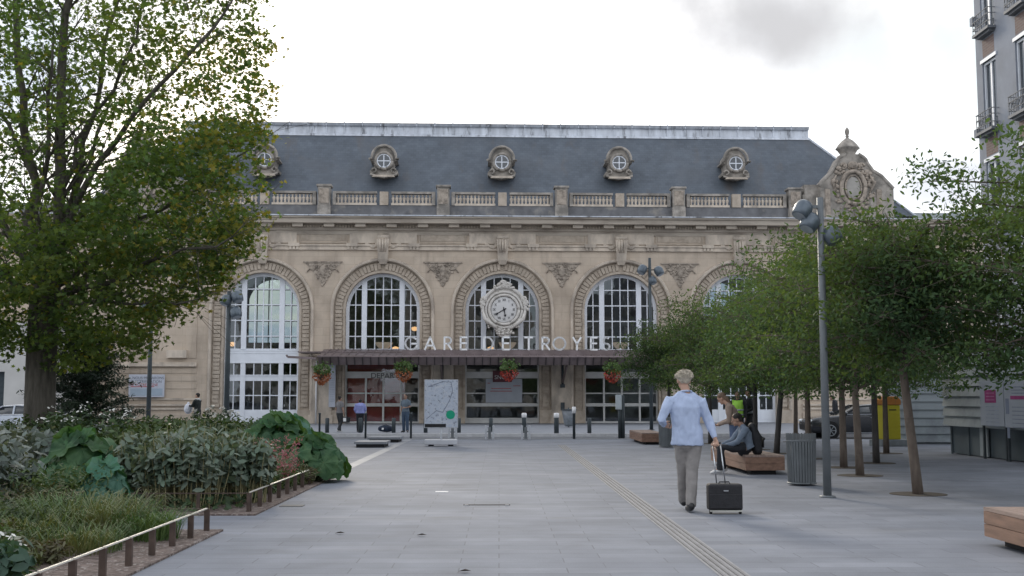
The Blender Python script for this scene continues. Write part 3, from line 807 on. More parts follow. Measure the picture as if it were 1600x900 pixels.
# narrow attic block between the balustrade and the gable
MB().box(uP-2.9, uP-2.0, .1, .8, zA0, FZ(285, .1)).build('attic_block', DARKSTONE, ST)
MB().box(-uP+2.0, -uP+2.9, .1, .8, zA0, FZ(285, .1)).build('attic_block', DARKSTONE, ST)
# wings beyond the gables
for s in (-1, 1):
    a, b = sorted((s*(uP+2.15), s*4.6*B)); zt = FZ(318, .6)
    mb = MB(); mb.add([(a, .5, zE+.1), (b, .5, zE+.1), (b, 3, zt), (a, 3, zt), (a, 14, zt), (b, 14, zt), (a, 14, zE), (b, 14, zE)], [(0, 1, 2, 3), (3, 2, 5, 4), (0, 3, 4, 6), (1, 7, 5, 2)])
    mb.build('wing_roof', ZINC if s < 0 else mat('wing_roof_metal', (.12, .15, .17), .6, .2, 2), ST)
# pavilion wall joints and mouldings (left and right)
for s in (-1, 1):
    mb = MB(); c = s*3.02*B; hw = .50*B
    a, b = c-hw, c+hw
    for (y0, y1, p) in ((566.5, 569.5, .12), (569.5, 573, .2), (622, 625, .08), (631, 634, .14), (637, 640, .10)):
        mb.box(a, b, -p, .02, FZ(y1, -p), FZ(y0, -p))
    mb.build('pavilion_moulding', TRIM, ST)
    mb = MB()
    for y in (584, 596, 608):
        z = FZ(y); mb.box(a, b, -.035, -.003, z+.02, z+.30)
    mb.box(a, b, -.06, .02, -.02, FZ(645))
    for sgn in (-1, 1):
        u0_ = c+sgn*(hw-.35); 
        mb.box(u0_-.3, u0_+.3, -.05, -.003, FZ(560), FZ(400))
    mb.build('pavilion_blocks', STONE, ST)
MB().box(*(sorted((F(262, 550)[0], F(293, 550)[0]))), -.3, .02, FZ(560), FZ(548)).build('wall_box', TRIM, ST)

# pilasters between the ground-floor bays + downpipes
for k in (-2, -1, 0, 1):
    uc = (k+.5)*B
    mb = MB(); mb.box(uc-.6, uc+.6, -.12, .02, 0, FZ(560)); mb.box(uc-.7, uc+.7, -.16, .02, 0, .5)
    mb.build('pilaster', TRIM, ST)
    if k > -2:
        MB().tube([(uc-.0, -.2, 2.2), (uc, -.2, 3.5)], .075, 8).box(uc-.13, uc+.13, -.3, -.1, 2.05, 2.25).box(uc-.11, uc+.11, -.27, -.1, .75, 1.2).build('downpipe', DARKMETAL, ST)
u, z = F(494, 620, -.15); MB().tube([(u, -.2, 0), (u, -.2, 3.6)], .05, 8).build('white_downpipe', WHITEM, ST)

# interior hall
mb = MB()
hz = 11.2; hd = 14
mb.box(-4.5*B, 4.5*B, .65, hd, hz, hz+.2); mb.box(-4.5*B, -3.2*B, .65, hd, 0, hz); mb.box(3.2*B, 4.5*B, .65, hd, 0, hz)
holes = [-15.5, 15.5]; r = 1.8; zs_ = 7.9
xs = [-4.5*B, -15.5-r, -15.5+r, 15.5-r, 15.5+r, 4.5*B]
for i in (0, 2, 4): mb.box(xs[i], xs[i+1], hd, hd+.3, 0, hz)
for c in holes:
    mb.box(c-r, c+r, hd, hd+.3, 0, 5.3)
    for i in range(16):
        x0, x1 = c-r*math.cos(PI*i/16), c-r*math.cos(PI*(i+1)/16); z0, z1 = zs_+r*math.sin(PI*i/16), zs_+r*math.sin(PI*(i+1)/16)
        mb.add([(x0, hd, z0), (x1, hd, z1), (x1, hd, hz), (x0, hd, hz)], [(0, 1, 2, 3)])
    for x in (-1.2, -.4, .4, 1.2): mb.box(c+x-.03, c+x+.03, hd, hd+.1, 3.6, zs_+1.9)
    for zq in (4.6, 5.7, 6.8, 7.9, 9): mb.box(c-r, c+r, hd, hd+.1, zq-.03, zq+.03)
mb.build('hall_interior', INTERIOR, ST)
BACKG = glassmat('hazy_back_glass', (.17, .22, .28), .3, 0)
for c in holes:
    g_ = MB(); g_.add([(c-r, hd+.2, 5.2), (c+r, hd+.2, 5.2), (c+r, hd+.2, 10.4), (c-r, hd+.2, 10.4)], [(0, 1, 2, 3)]); g_.build('back_pane', BACKG, ST)
MB().box(-3.2*B, 3.2*B, .65, hd, -.005, .02).build('hall_floor', INTDARK, ST)
MB().box(-2.45*B, 2.45*B, 2.2, hd-.5, 3.7, 3.9).build('mezzanine', INTDARK, ST)
# lamps inside the hall
for px, py, k in ((648, 514, 0), (363, 538, 0), (600, 541, 1), (793, 541, 1), (970, 541, 1), (618, 545, 0), (767, 545, 0)):
    v = 2.4; u, z = F(px, py, v)
    mb = MB()
    if k: mb.lathe([(.03, -.28), (.2, -.2), (.42, .0), (.55, .22)], (u, v, z), 14)
    else: mb.lathe([(.04, -.12), (.17, -.08), (.20, .08), (.04, .14)], (u, v, z), 12)
    mb.build('bowl_lamp' if k else 'globe_lamp', LAMPBOWL if k else LAMPGLOW, ST)

# canopy
CV = -4.3
ucl = F(497, 563, CV)[0]; ucr = -ucl+F(785, 563, CV)[0]*2
zc1 = FZ(557.5, CV); zc0 = FZ(570, CV); zct = zc1+.42
cn_ = MB()
cn_.add([(ucl, CV, zc1), (ucr, CV, zc1), (ucr-.4, -.13, zct+.15), (ucl-.2, -.13, zct+.15), (ucl, CV+.35, zc0), (ucr, CV+.35, zc0), (ucr-.4, -.13, zc0+.1), (ucl-.2, -.13, zc0+.1)],
        [(0, 1, 2, 3), (4, 5, 1, 0), (0, 3, 7, 4), (1, 5, 6, 2)], 0)
cn_.add([(ucl+.02, CV+.36, zc0+.012), (ucr-.02, CV+.36, zc0+.012), (ucr-.4, -.13, zc0+.12), (ucl-.2, -.13, zc0+.12)], [(3, 2, 1, 0)], 1)
# raised crest behind the lettering
ca, cb_ = F(628, 550, CV+.8)[0], F(958, 550, CV+.8)[0]
zl = FZ(547.5, CV+.8)
cn_.box(ca, cb_, CV+.7, CV+1.1, zc1+.0, zl)
cn_.box(ucl-1.4, ca-.01, -2.2, -.14, zct-.12, FZ(549.5, -2.2)); cn_.box(cb_+.01, ucr+.5, -2.2, -.14, zct-.12, FZ(549.5, -2.2))
n = 46
for i in range(n):
    x = ucl+(ucr-ucl)*(i+.5)/n
    cn_.bar((x, CV-.02, zc1+.01), (x, CV+.33, zc0), .07, .06, 2)
    cn_.bar((x, CV+.01, zc1+.02), (x-.0, -.2, zct+.16), .04, .05)
cn_.bar((ucl-.1, CV+.1, zc1-.1), (F(449, 557, CV)[0], CV+.1, FZ(558, CV)), .09, .12)
cn_.bar((F(449, 557, CV)[0], CV+.1, FZ(558, CV)), (F(447, 557, CV)[0], CV+.1, FZ(555, CV)), .09, .1)
cn_.tube([(ucl-.05, CV+.02, zc1), (ucr+.05, CV+.02, zc1)], .06, 8)
cn_.build('canopy', [CANOPY, CANOPY_UNDER, mat('canopy_seams', (.055, .045, .045), .5)], ST)
for k in (-2, -1, 0, 1):
    uc = (k+.5)*B; MB().bar((uc, -.1, zc0-.9), (uc, CV+1.2, zc0+.02), .1, .16).build('canopy_bracket', CANOPY, ST)

# letters GARE DE TROYES
LT = mat('white_letters', (.85, .86, .87), .5, .04)
def arc(cx, cz, rx, rz, a0, a1, n=14): return [(cx+rx*math.cos(R(a0+(a1-a0)*i/n)), cz+rz*math.sin(R(a0+(a1-a0)*i/n))) for i in range(n+1)]
FONT = {
 'G': [arc(.5, .5, .5, .5, 45, 315, 22), [(.53, .47), (1.0, .47), (.98, .38), (.86, .15)]],
 'A': [[(0, 0), (.42, 1.0), (.84, 0)], [(.14, .32), (.70, .32)]],
 'R': [[(.0, 0), (0, 1), (.28, 1)]+arc(.28, .74, .26, .26, 90, -90, 8)+[(0, .48)], [(.24, .48), (.58, 0)]],
 'E': [[(.5, 1), (0, 1), (0, 0), (.5, 0)], [(0, .52), (.46, .52)]],
 'D': [[(0, 0), (0, 1), (.24, 1)]+arc(.24, .5, .48, .5, 90, -90, 14)+[(0, 0)]],
 'T': [[(.0, 1), (.62, 1)], [(.31, 1), (.31, 0)]],
 'O': [arc(.5, .5, .5, .5, 0, 360, 28)],
 'Y': [[(0, 1), (.32, .47), (.64, 1)], [(.32, .47), (.32, 0)]],
 'S': [arc(.25, .75, .23, .25, 50, 270, 12)+arc(.25, .25, .25, .25, 90, -150, 12)],
}
LU = CV+.9
SG = thing('station_name_sign', 'row of thin white capital letters spelling the station name on the canopy edge', 'sign', tuple(Wp(0, LU, zl)), PHI)
hl = FZ(528, LU)-FZ(547, LU)
for ch, px in zip('GAREDETROYES', (643, 672, 700, 724.5, 763, 790.5, 826, 853, 874, 901.5, 928, 947.5)):
    u, _ = F(px, 540, LU); mb = MB()
    wdt = max(max(x for x, z in st) for st in FONT[ch])
    for st in FONT[ch]:
        pts = [((x-wdt/2)*hl, 0, z*hl+.05) for x, z in st]
        for a, b in zip(pts[:-1], pts[1:]):
            d = (Vector(b)-Vector(a)).normalized()*.03
            mb.bar(Vector(a)-d, Vector(b)+d, .095, .095)
    o = mb.build('letter', LT, SG, loc=(u, 0, 0))

# clock
def clock():
    v = -.75; cu, cz = F(787.5, 484, v); T = thing('station_clock', 'big ornate pale stone clock with roman numerals in front of the middle arched window', 'clock', tuple(Wp(cu, v, cz)), PHI)
    px = F(788.5, 484, v)[0]-F(787.5, 484, v)[0]
    S = px
    CL = mat('pale_clock_stone', (.64, .61, .57), .85, .1, 4, bump=.7, bscale=10, dirt=(.46, .43, .39), dscale=4)
    mb = MB()
    P = []
    for a in np.linspace(-30, 210, 25): P.append((33*math.cos(R(a)), 33*math.sin(R(a))+2))
    P = [(0, -44), (8, -41), (12, -36), (14, -28), (22, -24), (29, -19)]+P+[(-29, -19), (-22, -24), (-14, -28), (-12, -36), (-8, -41)]
    mb.prism([(x*S, z*S) for x, z in P], 0, .75)
    for rr, tr, y in ((33, 2.6, -.02), (28, 2.0, -.05), (23, 2.2, -.10)):
        mb.tube([(rr*S*math.cos(a), y, (rr*math.sin(a)+(2 if rr > 30 else 0))*S) for a in np.linspace(0 if rr < 30 else -.4, 2*PI if rr < 30 else PI+.4, 33)], tr*S, 8)
    # crest, side scrolls and swags
    for i in range(60):
        a = random.gauss(PI/2, .22); rr = random.uniform(33, 43-14*abs(a-PI/2)); r = random.uniform(1.2, 2.8)*S
        mb.ell((rr*S*math.cos(a), -.05, rr*S*math.sin(a)+2*S), (r*1.3, .12, r), 7, 5)
    for s in (-1, 1):
        for i in range(26):
            r = random.uniform(1.2, 2.8)*S
            mb.ell((s*(34+random.gauss(0, 1.8))*S, -.03, (10+random.gauss(0, 5.5))*S), (r, .12, r*1.2), 7, 5)
        mb.tube([(s*(31+4*math.cos(t))*S, -.05, (16+4.4*math.sin(t))*S) for t in np.linspace(0, 5.5, 12)], 1.3*S, 6)
        mb.tube([(s*33*S, -.05, -2*S), (s*30*S, -.12, -14*S), (s*20*S, -.16, -22*S), (s*11*S, -.12, -30*S)], [2*S, 3.2*S, 3*S, 1.8*S], 8)
    for i in range(90):
        x = random.uniform(-26, 26); z = random.uniform(-38, -22); 
        if abs(x) > (14 if z < -28 else 27): continue
        if abs(x) < 20 and z > -23: continue
        r = random.uniform(1.0, 2.4)*S; mb.ell((x*S, -.03, z*S), (r*1.3, .1, r), 7, 5)
    mb.build('housing', CL, T)
    mb = MB(); mb.lathe([(20.5*S, 0), (20.5*S, .06), (19*S, .08), (0.01, .085)], (0, 0, 0), 40, axis='y')
    f = mb.build('dial', mat('clock_dial', (.62, .61, .60), .5, .05, 3), T)
    INK = mat('clock_black', (.02, .02, .025), .5)
    for i, t in enumerate(('XII', 'I', 'II', 'III', 'IIII', 'V', 'VI', 'VII', 'VIII', 'IX', 'X', 'XI')):
        a = R(90-30*i); textmesh(t, 5.6*S, INK, T, (15.2*S*math.cos(a), -.095, 15.2*S*math.sin(a)), (PI/2, 0, 0), 'numeral', sx=.8, depth=.006)
    for name, ang, ln, wd in (('minute_hand', 210, 16.5, 1.7), ('hour_hand', -79, 12, 2.2)):
        mb = MB(); a = R(ang); d = Vector((math.cos(a), 0, math.sin(a))); n_ = Vector((-d.z, 0, d.x)); y = -.12 if ln > 14 else -.11
        def pt(l, w_): p = d*l*S+n_*w_*S; return (p.x, y, p.z)
        mb.add([pt(-4, -.8), pt(-4, .8), pt(ln*.65, .7), pt(ln*.72, wd), pt(ln, 0), pt(ln*.72, -wd), pt(ln*.65, -.7)], [tuple(range(7))])
        v2 = [(x, yy+.01, z) for x, yy, z in mb.v]; mb.add(v2, [tuple(range(6, -1, -1))])
        mb.lathe([(1.8*S, 0), (1.8*S, .02)], (0, y, 0), 12, axis='y')
        mb.build(name, INK, T)
clock()
# ------------------------------------------------------------------ building on the right
BX = at(1526, 120, 34).x
def wally(px, py):
    d = ray(px, py); return BX*d.y/d.x
RB = thing('apartment_building', 'tall grey apartment building at the right edge with french windows and small iron balconies', 'building', (BX, 34, 0))
GW = mat('grey_render', (.25, .275, .325), .85, .07, 1.5, dirt=(.20, .215, .245), dscale=.35, bump=.15)
BRK = brickmat('red_brick', (.17, .115, .105), (.14, .095, .09), (.17, .15, .14), .24, .08, 'yz', bump=.4)
BAL = mat('balcony_grey', (.17, .18, .195), .7, .15, 5)
STO = 3.0
yw0 = wally(1547, 145); yw1 = wally(1600, 125)
zw1 = at(1546, 202, yw0).z; zt1 = at(1546, 93, yw0).z
ys = [yw0-(yw0-yw1)*i for i in range(4)]        # window centres along the wall
H = 22.0
mb = MB()
# wall with real openings: strips between the windows
wy = []
for yc in ys: wy += [yc-34-.46, yc-34+.46]
wy = sorted(wy); L0 = -14.0
edges = [L0]+wy+[0]
lev = [zw1+STO*i for i in range(-2, 5)]
for i in range(0, len(edges), 2): mb.box(0, .4, edges[i], edges[i+1], 0, H)
for i in range(1, len(edges)-1, 2):
    prev = 0
    for z in lev:
        if z < .3: continue
        mb.box(0.0, .4, edges[i], edges[i+1], prev, z); prev = z+(zt1-zw1)
    mb.box(0.0, .4, edges[i], edges[i+1], prev, H)
mb.box(.4, 12, L0, -.05, 0, H); 
mb.box(.4, 12, -.05, 0, 0, H)
mb.box(-.12, 12.1, L0, .12, H, H+.3)
for z in (at(1524, 40, 34).z, at(1524, 215, 34).z): mb.box(-.10, .3, -.1, .12, z, z+.25)
mb.build('wall', GW, RB)
for yc in ys:
    for li, z in enumerate(lev):
        if z < .3: continue
        y = yc-34; h = zt1-zw1
        mb = MB()
        mb.box(-.03, .12, y-.54, y+.54, z+h, z+h+.10)
        mb.box(.05, .15, y-.46, y-.40, z, z+h); mb.box(.05, .15, y+.40, y+.46, z, z+h); mb.box(.05, .15, y-.40, y+.40, z+h-.08, z+h)
        mb.box(.06, .15, y-.045, y+.045, z, z+h-.08); mb.box(.06, .15, y-.4, y+.4, z, z+.08)
        f = mb.build('window', WHITE if li != 0 else WHITE, RB)
        g = MB(); g.add([(.10, y-.4, z), (.10, y+.4, z), (.10, y+.4, z+h), (.10, y-.4, z+h)], [(0, 1, 2, 3)]); g.build('pane', MIRROR if 'MIRROR' in globals() else globals().setdefault('MIRROR', mat('reflecting_pane', (.03, .04, .05), .04, 0, 1, spec=1.0, metal=0)), f)
        mb = MB()
        mb.box(-.24, .02, y-.56, y+.56, z-.10, z-.02); mb.box(-.16, .02, y-.46, y+.46, z-.17, z-.10)
        for k in range(8): mb.box(-.225, -.21, y-.53+k*.15-.007, y-.53+k*.15+.007, z-.02, z+.52)
        for zz in (z+.12, z+.35, z+.52): mb.box(-.23, -.205, y-.55, y+.55, zz-.009, zz+.009)
        for yy in (y-.54, y+.54):
            for zz in (z+.12, z+.35, z+.52): mb.box(-.22, 0, yy-.01, yy+.01, zz-.01, zz+.01)
        for k in range(5):
            c = y-.45+k*.22; mb.tube([(-.215, c+.09*math.cos(a), z+.24+.1*math.sin(a)) for a in np.linspace(0, 2*PI, 9)], .012, 4)
        mb.build('balcony', BAL, RB)
        if li >= 2: MB().box(-.003, .02, y-.40, y+.40, z-.75, z-.22).build('brick_panel', BRK, RB)

# building at the far left, seen between the trunk and the frame
LB = thing('garage_building', 'pale low building with a dark garage door at the left edge behind the big tree', 'building', (at(43, 600, 55).x, 55, 0), 0)
mb = MB(); mb.box(-1.1, 0, 0, 8, -.1, 4.9); mb.box(-14, -1.1, .0, 8, 2.7, 4.9); mb.box(-14, -1.1, .5, 8, -.1, 2.7)
mb.box(-14.1, .1, -.12, 8, 4.9, 5.05); mb.build('wall', mat('pale_render', (.52, .51, .49), .85, .08, 1), LB)
mb = MB(); mb.box(-5.5, -1.1, .3, .4, 0, 2.7)
for k in range(9): mb.box(-5.5, -1.1, .28, .3, .28*k+.02, .28*k+.27)
mb.build('garage_door', mat('dark_blue_door', (.04, .055, .065), .6, .1), LB)

# construction cabin / hoarding on the right
SIDE = mat('cabin_cladding', (.33, .37, .39), .6, .06, 2, dirt=(.24, .27, .29), dscale=1.2)
SIDED = mat('cabin_dark_panel', (.10, .125, .14), .7, .12, 2)
HC = thing('site_cabin', 'pale ribbed site cabin raised over dark panels at the right edge, carrying two posters', 'cabin', (11.75, 30.6, 0))
mb = MB()
zb_, zt_ = .72, 2.75
n = 8
for k in range(n):
    z0 = zb_+(zt_-zb_)*k/n; z1 = zb_+(zt_-zb_)*(k+1)/n
    mb.add([(0-.0, -9, z0+.015), (0, 0, z0+.015), (.05, 0, z1), (.05, -9, z1), (.12, -9, z0+.015), (.12, 0, z0+.015)], [(0, 1, 2, 3), (4, 0, 3), (4, 5, 1, 0)])
mb.box(.12, 2.3, -9, -.0, zb_, zt_); mb.box(-.05, 2.4, -9.1, .05, zt_, zt_+.1)
mb.build('cladding', SIDE, HC)
mb = MB(); mb.box(.18, 2.2, -9, -.1, 0.02, zb_); 
for k in range(8): mb.box(.14, .18, -.15-k*1.1-.07, -.15-k*1.1, 0, zb_)
mb.build('skirt', SIDED, HC)
MB().box(.10, .14, -2.55, -2.1, .03, .71).build('access_door', SIDE, HC)
def poster(name, label, y0, y1, z0, z1, kind):
    T = thing(name, label, 'poster', (11.62, y0, 0))
    w_ = y1-y0
    MB().box(0, .03, 0, w_, z0, z1).build('sheet', POSTER if kind else POSTER, T)
    for yy in (.03, w_-.03): MB().box(.035, .085, yy-.03, yy+.03, 0, z1-.05).build('post', DARKMETAL, T)
    if kind == 0:
        a = MB().box(-.004, -.001, w_*.30, w_*.78, z1-.52, z1-.22).build('magenta_block', INKM, T)
        mb = MB()
        for k in range(3): mb.box(-.007, -.005, w_*.36, w_*.72, z1-.30-.08*k, z1-.285-.08*k)
        mb.build('print', mat('pink_print', (.5, .25, .38), .6), a)
        mb = MB()
        for k in range(6): mb.box(-.004, -.001, w_*.2, w_*.75, z1-.62-.09*k, z1-.60-.09*k)
        mb.build('print', mat('faint_print', (.33, .37, .45), .6), T)
    else:
        MB().box(-.004, -.001, w_*.12, w_*.75, z1-.42, z1-.34).build('magenta_block', INKM, T)
        mb = MB()
        for k in range(3): mb.box(-.004, -.001, w_*.2, w_*.7, z1-.15-.07*k, z1-.13-.07*k)
        mb.box(-.004, -.001, w_*.82, w_*.95, z1-.75, z1-.4); mb.box(-.004, -.001, w_*.82, w_*.92, z1-1.3, z1-1.05)
        for k in range(6): mb.box(-.004, -.001, w_*.15, w_*.7, z1-.6-.09*k, z1-.585-.09*k)
        mb.build('print', mat('grey_print', (.22, .25, .33), .6), T)
def yon(px, X): return 0
ya, yb = 27.9, 26.4   # where the first poster begins and ends along the cabin
poster('poster', 'pale poster with a square magenta block on the site cabin', 26.55, 27.85, .8, 1.86, 0)
poster('poster', 'pale poster with a thin magenta band at the right edge of the site cabin', 25.2, 26.5, .78, 1.84, 1)

HF = thing('hoarding', 'pale grey ribbed metal hoarding behind the yellow letter box', 'hoarding', (12.35, 36.6, 0))
mb = MB(); n = 9; zt_ = 2.3
for k in range(n):
    z0, z1 = .05+zt_*k/n, .05+zt_*(k+1)/n
    mb.add([(0, -.0, z0+.012), (2.6, 0, z0+.012), (2.6, .04, z1), (0, .04, z1), (0, .1, z0+.012), (2.6, .1, z0+.012)], [(0, 1, 2, 3), (4, 5, 1, 0)])
mb.box(0, 2.6, .1, .16, 0, zt_+.05); mb.build('cladding', SIDE, HF)
MB().box(-.06, 0, -.02, .16, 0, zt_+.1).build('post', DARKMETAL, HF)
MB().box(2.6, 2.66, -.02, .16, 0, zt_+.1).build('post', DARKMETAL, HF)

# yellow letter box
YB = thing('letter_box', 'tall yellow street letter box with an orange sloping top', 'letter box', (11.85, 35.2, 0), R(14))
YEL = mat('yellow_paint', (.46, .40, .025), .45, .06, 3); ORA = mat('orange_paint', (.40, .16, .03), .5, .1, 3)
MB().box(-.27, .27, -.26, .26, .2, 1.24).build('body', YEL, YB, bevel=.03)
MB().prism([(-.29, 1.242), (.29, 1.242), (.29, 1.40), (.17, 1.50), (-.17, 1.50), (-.29, 1.40)], -.28, .28).build('top', ORA, YB, bevel=.02)
MB().box(-.45, .75, -.35, .35, 0, .2).build('plinth', mat('concrete', (.22, .24, .25), .8), YB, bevel=.015)
MB().box(-.12, .12, -.27, -.262, 1.08, 1.11).build('slot', BLACK, YB)

# ------------------------------------------------------------------ street lamps
def lamp(px, py, ptop, label, heads, r=.06, depth=None, body=DARKMETAL):
    if depth is None: p = gnd(px, py)
    else: p = at(px, 622, depth); p.z = 0
    h = at(px, ptop, p.y).z
    T = thing('street_lamp', label, 'street lamp', (p.x, p.y, 0), 0, 'slender lamp posts with clusters of spotlights')
    mb = MB(); mb.tube([(0, 0, 0), (0, 0, h*.5), (0, 0, h)], [r, r*.92, r*.8], 12); mb.lathe([(r*1.9, 0), (r*1.9, .02), (r*1.1, .03)], (0, 0, 0), 12)
    mb.build('pole', body, T)
    for (ox, dz, sz, tilt, side) in heads:
        q = Vector((ox, -.02, h-dz)); d = Vector((side*math.sin(R(tilt)), -.25, -math.cos(R(tilt)))).normalized()
        up = -d; mb = MB()
        c = q; s = sz
        # helmet shaped head: dome at the back, flat lens in front
        pts = [c+up*s*x for x in (.58, .50, .34, .10, -.2, -.42, -.46)]
        mb.tube(pts, [s*.14, s*.34, s*.47, s*.52, s*.50, s*.46, s*.40], 14, ref=Vector((0, 1, 0)))
        hd_ = mb.build('spotlight', mat('lamp_head_grey', (.10, .125, .15), .35, .08, 4, metal=.3, spec=.6), T)
        MB().tube([c-up*s*.455, c-up*s*.475], s*.38, 14, ref=Vector((0, 1, 0))).build('lens', mat('lamp_lens', (.3, .33, .36), .15, spec=.8), hd_)
        MB().bar((0, 0, h-dz+.05), c+up*s*.25, .045).build('arm', body, T)
    return T
lamp(1293, 777, 309, 'tall grey lamp post with three round spotlights, nearest on the right beside the litter bin', [(-.27, .19, .27, 30, -1), (-.17, .38, .27, 26, -1), (.17, .58, .27, 20, 1)], .062, body=GREYMETAL)
lamp(1018, 672, 403, 'tall far lamp post with two small spotlights in front of the fourth arched window', [(-.35, .55, .42, 28, -1), (.42, .62, .42, 28, 1), (.12, 1.05, .36, 15, 1)], .085)
lamp(353, 674, 455, 'dark lamp post with three spotlights in front of the left doorway screen', [(-.12, .42, .48, 20, -1), (.36, .25, .50, 20, 1), (.32, .95, .50, 16, 1)], .12)
lamp(231, 676, 470, 'dark lamp post crossing the white notice, half hidden by the big tree', [(-.3, .3, .45, 25, -1), (.3, .35, .45, 25, 1)], .10)

# ------------------------------------------------------------------ bollards and posts
def px_scale(p): return 1800.0/p.y
def bollard_mesh(kind):
    mb = MB()
    return mb
def place_bollard(px, py, top, label, w_=.17, whitetop=False, group='short thick bollards along the station pavement'):
    p = gnd(px, py, -.0); h = at(px, top, p.y).z
    T = thing('bollard', label, 'bollard', tuple(p), 0, group)
    mb = MB(); mb.lathe([(w_/2, 0), (w_/2, h-.03), (w_/2-.02, h)], (0, 0, 0), 12); mb.build('post', DARKMETAL, T)
    if whitetop: MB().lathe([(w_/2+.012, h-.17), (w_/2+.012, h-.002), (w_/2-.02, h+.02)], (0, 0, 0), 12).build('white_band', WHITEM, T)
bl = [(407, 676, 'by the white door screen, left of the pair there'), (459, 676, 'by the white door screen, right of the pair there'), (511, 676, 'just left of the woman in the grey top'),
      (563, 676, 'hiding the legs of the person in the lilac shirt'), (615, 676, 'touching the dark bag on the pavement'), (665, 676, 'half hidden behind the left edge of the map panel'), (717, 676, 'just right of the map panel'),
      (767, 675, 'below the window notice, behind a steel barrier'), (921, 677, 'between the sagging rubbish bag and the signal post')]
for x, y, t in bl: place_bollard(x, y, 653, 'short dark grey bollard '+t)
place_bollard(819, 676, 646, 'dark bollard with a white top band behind the steel barrier', .19, True)
place_bollard(869.5, 677, 646, 'dark bollard with a white top band left of the sagging rubbish bag', .2, True)
def thin(px, py, top, label, white=False, w_=.075):
    p = gnd(px, py); h = at(px, top, p.y).z
    T = thing('post', label, 'post', tuple(p), 0, 'thin posts along the far edge of the plaza')
    MB().lathe([(w_/2, 0), (w_/2, h-.06), (w_/2+.012, h-.05), (w_/2+.012, h-.01), (w_/4, h)], (0, 0, 0), 10).build('shaft', DARKMETAL, T)
    if white: MB().lathe([(w_/2+.02, h-.22), (w_/2+.02, h+.01)], (0, 0, 0), 10).build('white_cap', WHITEM, T)
thin(428, 684, 642, 'thin dark post between the two bollards by the white door screen')
thin(499, 685, 645, 'thin dark post below the leftmost hanging flower basket')
thin(571, 685, 645, 'thin dark post just right of the person in the lilac shirt')
thin(642, 685, 645, 'thin dark post just right of the standing man in jeans')
thin(897, 686, 636, 'thin dark post with a white top in front of the rubbish bag', True, .10)
# signal post with box
p = gnd(968, 685); T = thing('signal_post', 'thin dark post carrying a small pale signal box near the right shopfront doors', 'signal post', tuple(p))
h = at(968, 616, p.y).z
MB().tube([(0, 0, 0), (0, 0, h)], .05, 10).build('pole', DARKMETAL, T); MB().box(-.14, .08, -.12, -.04, h-.55, h-.02).build('signal_box', mat('pale_box', (.42, .46, .48), .5), T, bevel=.01)
MB().tube([(.12, .1, 0), (.12, .1, h*.98)], .09, 8).build('back_tube', DARKMETAL, T)
# low steel barriers: pairs of flat bars
def barrier(px, py, top, label):
    p = gnd(px, py); h = at(px, top, p.y).z
    T = thing('barrier', label, 'barrier', tuple(p), 0, 'low paired steel bars at the plaza edge')
    for s in (-1, 1): MB().box(s*.13-.035, s*.13+.035, -.04, .04, 0, h).build('upright', STEEL if False else mat('pale_steel', (.50, .52, .55), .4, .05, metal=.4), T, bevel=.008)
    MB().box(-.09, .09, -.03, .03, h*.55, h*.62).build('crossbar', GREYMETAL, T)
    MB().box(-.05, .05, -.02, .02, .03, h*.9).build('infill', GREYMETAL, T)
barrier(707, 686, 667, 'low steel barrier under the right side of the map panel')
barrier(765, 687, 665, 'low steel barrier between the map panel and the white-topped bollard')
barrier(821.5, 687, 665, 'low steel barrier in front of the leftmost white-topped bollard')

# rubbish bag on a ring
p = gnd(889, 668); p.y = 58; p = at(889, 622, 58); p.z = 0
T = thing('rubbish_bag_holder', 'sagging translucent rubbish bag hung from a ring against the station pier', 'rubbish bag', tuple(p))
ht = at(889, 640, 58).z; hb_ = at(889, 663, 58).z
mb = MB(); mb.lathe([(.18, hb_-.1), (.25, hb_), (.30, hb_+.3), (.37, ht)], (0, 0, 0), 14); mb.build('bag', mat('grey_bag', (.17, .19, .21), .35, .2, 8, bump=.5, bscale=6), T)
MB().tube([(.38*math.cos(a), .38*math.sin(a), ht) for a in np.linspace(0, 2*PI, 17)], .03, 6).build('ring', DARKMETAL, T)
MB().tube([(0, .42, 0), (0, .42, ht+.1)], .04, 8).build('stake', DARKMETAL, T)

# ------------------------------------------------------------------ map panel
p = gnd(689, 697); T = thing('map_panel', 'freestanding city map panel with a green disc on a white foot', 'map panel', tuple(p), R(2))
h0 = at(689, 667.5, p.y).z; h1 = at(689, 594, p.y).z; wd = 50.5/px_scale(p)/2
mpm = bpy.data.materials.new('map_print'); mpm.use_nodes = True; t = mpm.node_tree; pr = t.nodes['Principled BSDF']; pr.inputs['Roughness'].default_value = .35
tcn = N(t, 'ShaderNodeTexCoord'); n1 = N(t, 'ShaderNodeTexNoise'); n1.inputs['Scale'].default_value = 9; n1.inputs['Detail'].default_value = 8; n1.inputs['Roughness'].default_value = .7
L(t, tcn.outputs['Object'], n1.inputs['Vector']); r1 = N(t, 'ShaderNodeValToRGB'); r1.color_ramp.elements[0].position = .36; r1.color_ramp.elements[0].color = (.12, .13, .17, 1); r1.color_ramp.elements[1].position = .47; r1.color_ramp.elements[1].color = (.43, .48, .56, 1)
L(t, n1.outputs['Fac'], r1.inputs[0])
vr = N(t, 'ShaderNodeTexVoronoi', feature='DISTANCE_TO_EDGE'); vr.inputs['Scale'].default_value = 5; L(t, tcn.outputs['Object'], vr.inputs['Vector'])
r2 = N(t, 'ShaderNodeMapRange'); r2.inputs['From Min'].default_value = .02; r2.inputs['From Max'].default_value = .05; L(t, vr.outputs[0], r2.inputs['Value'])
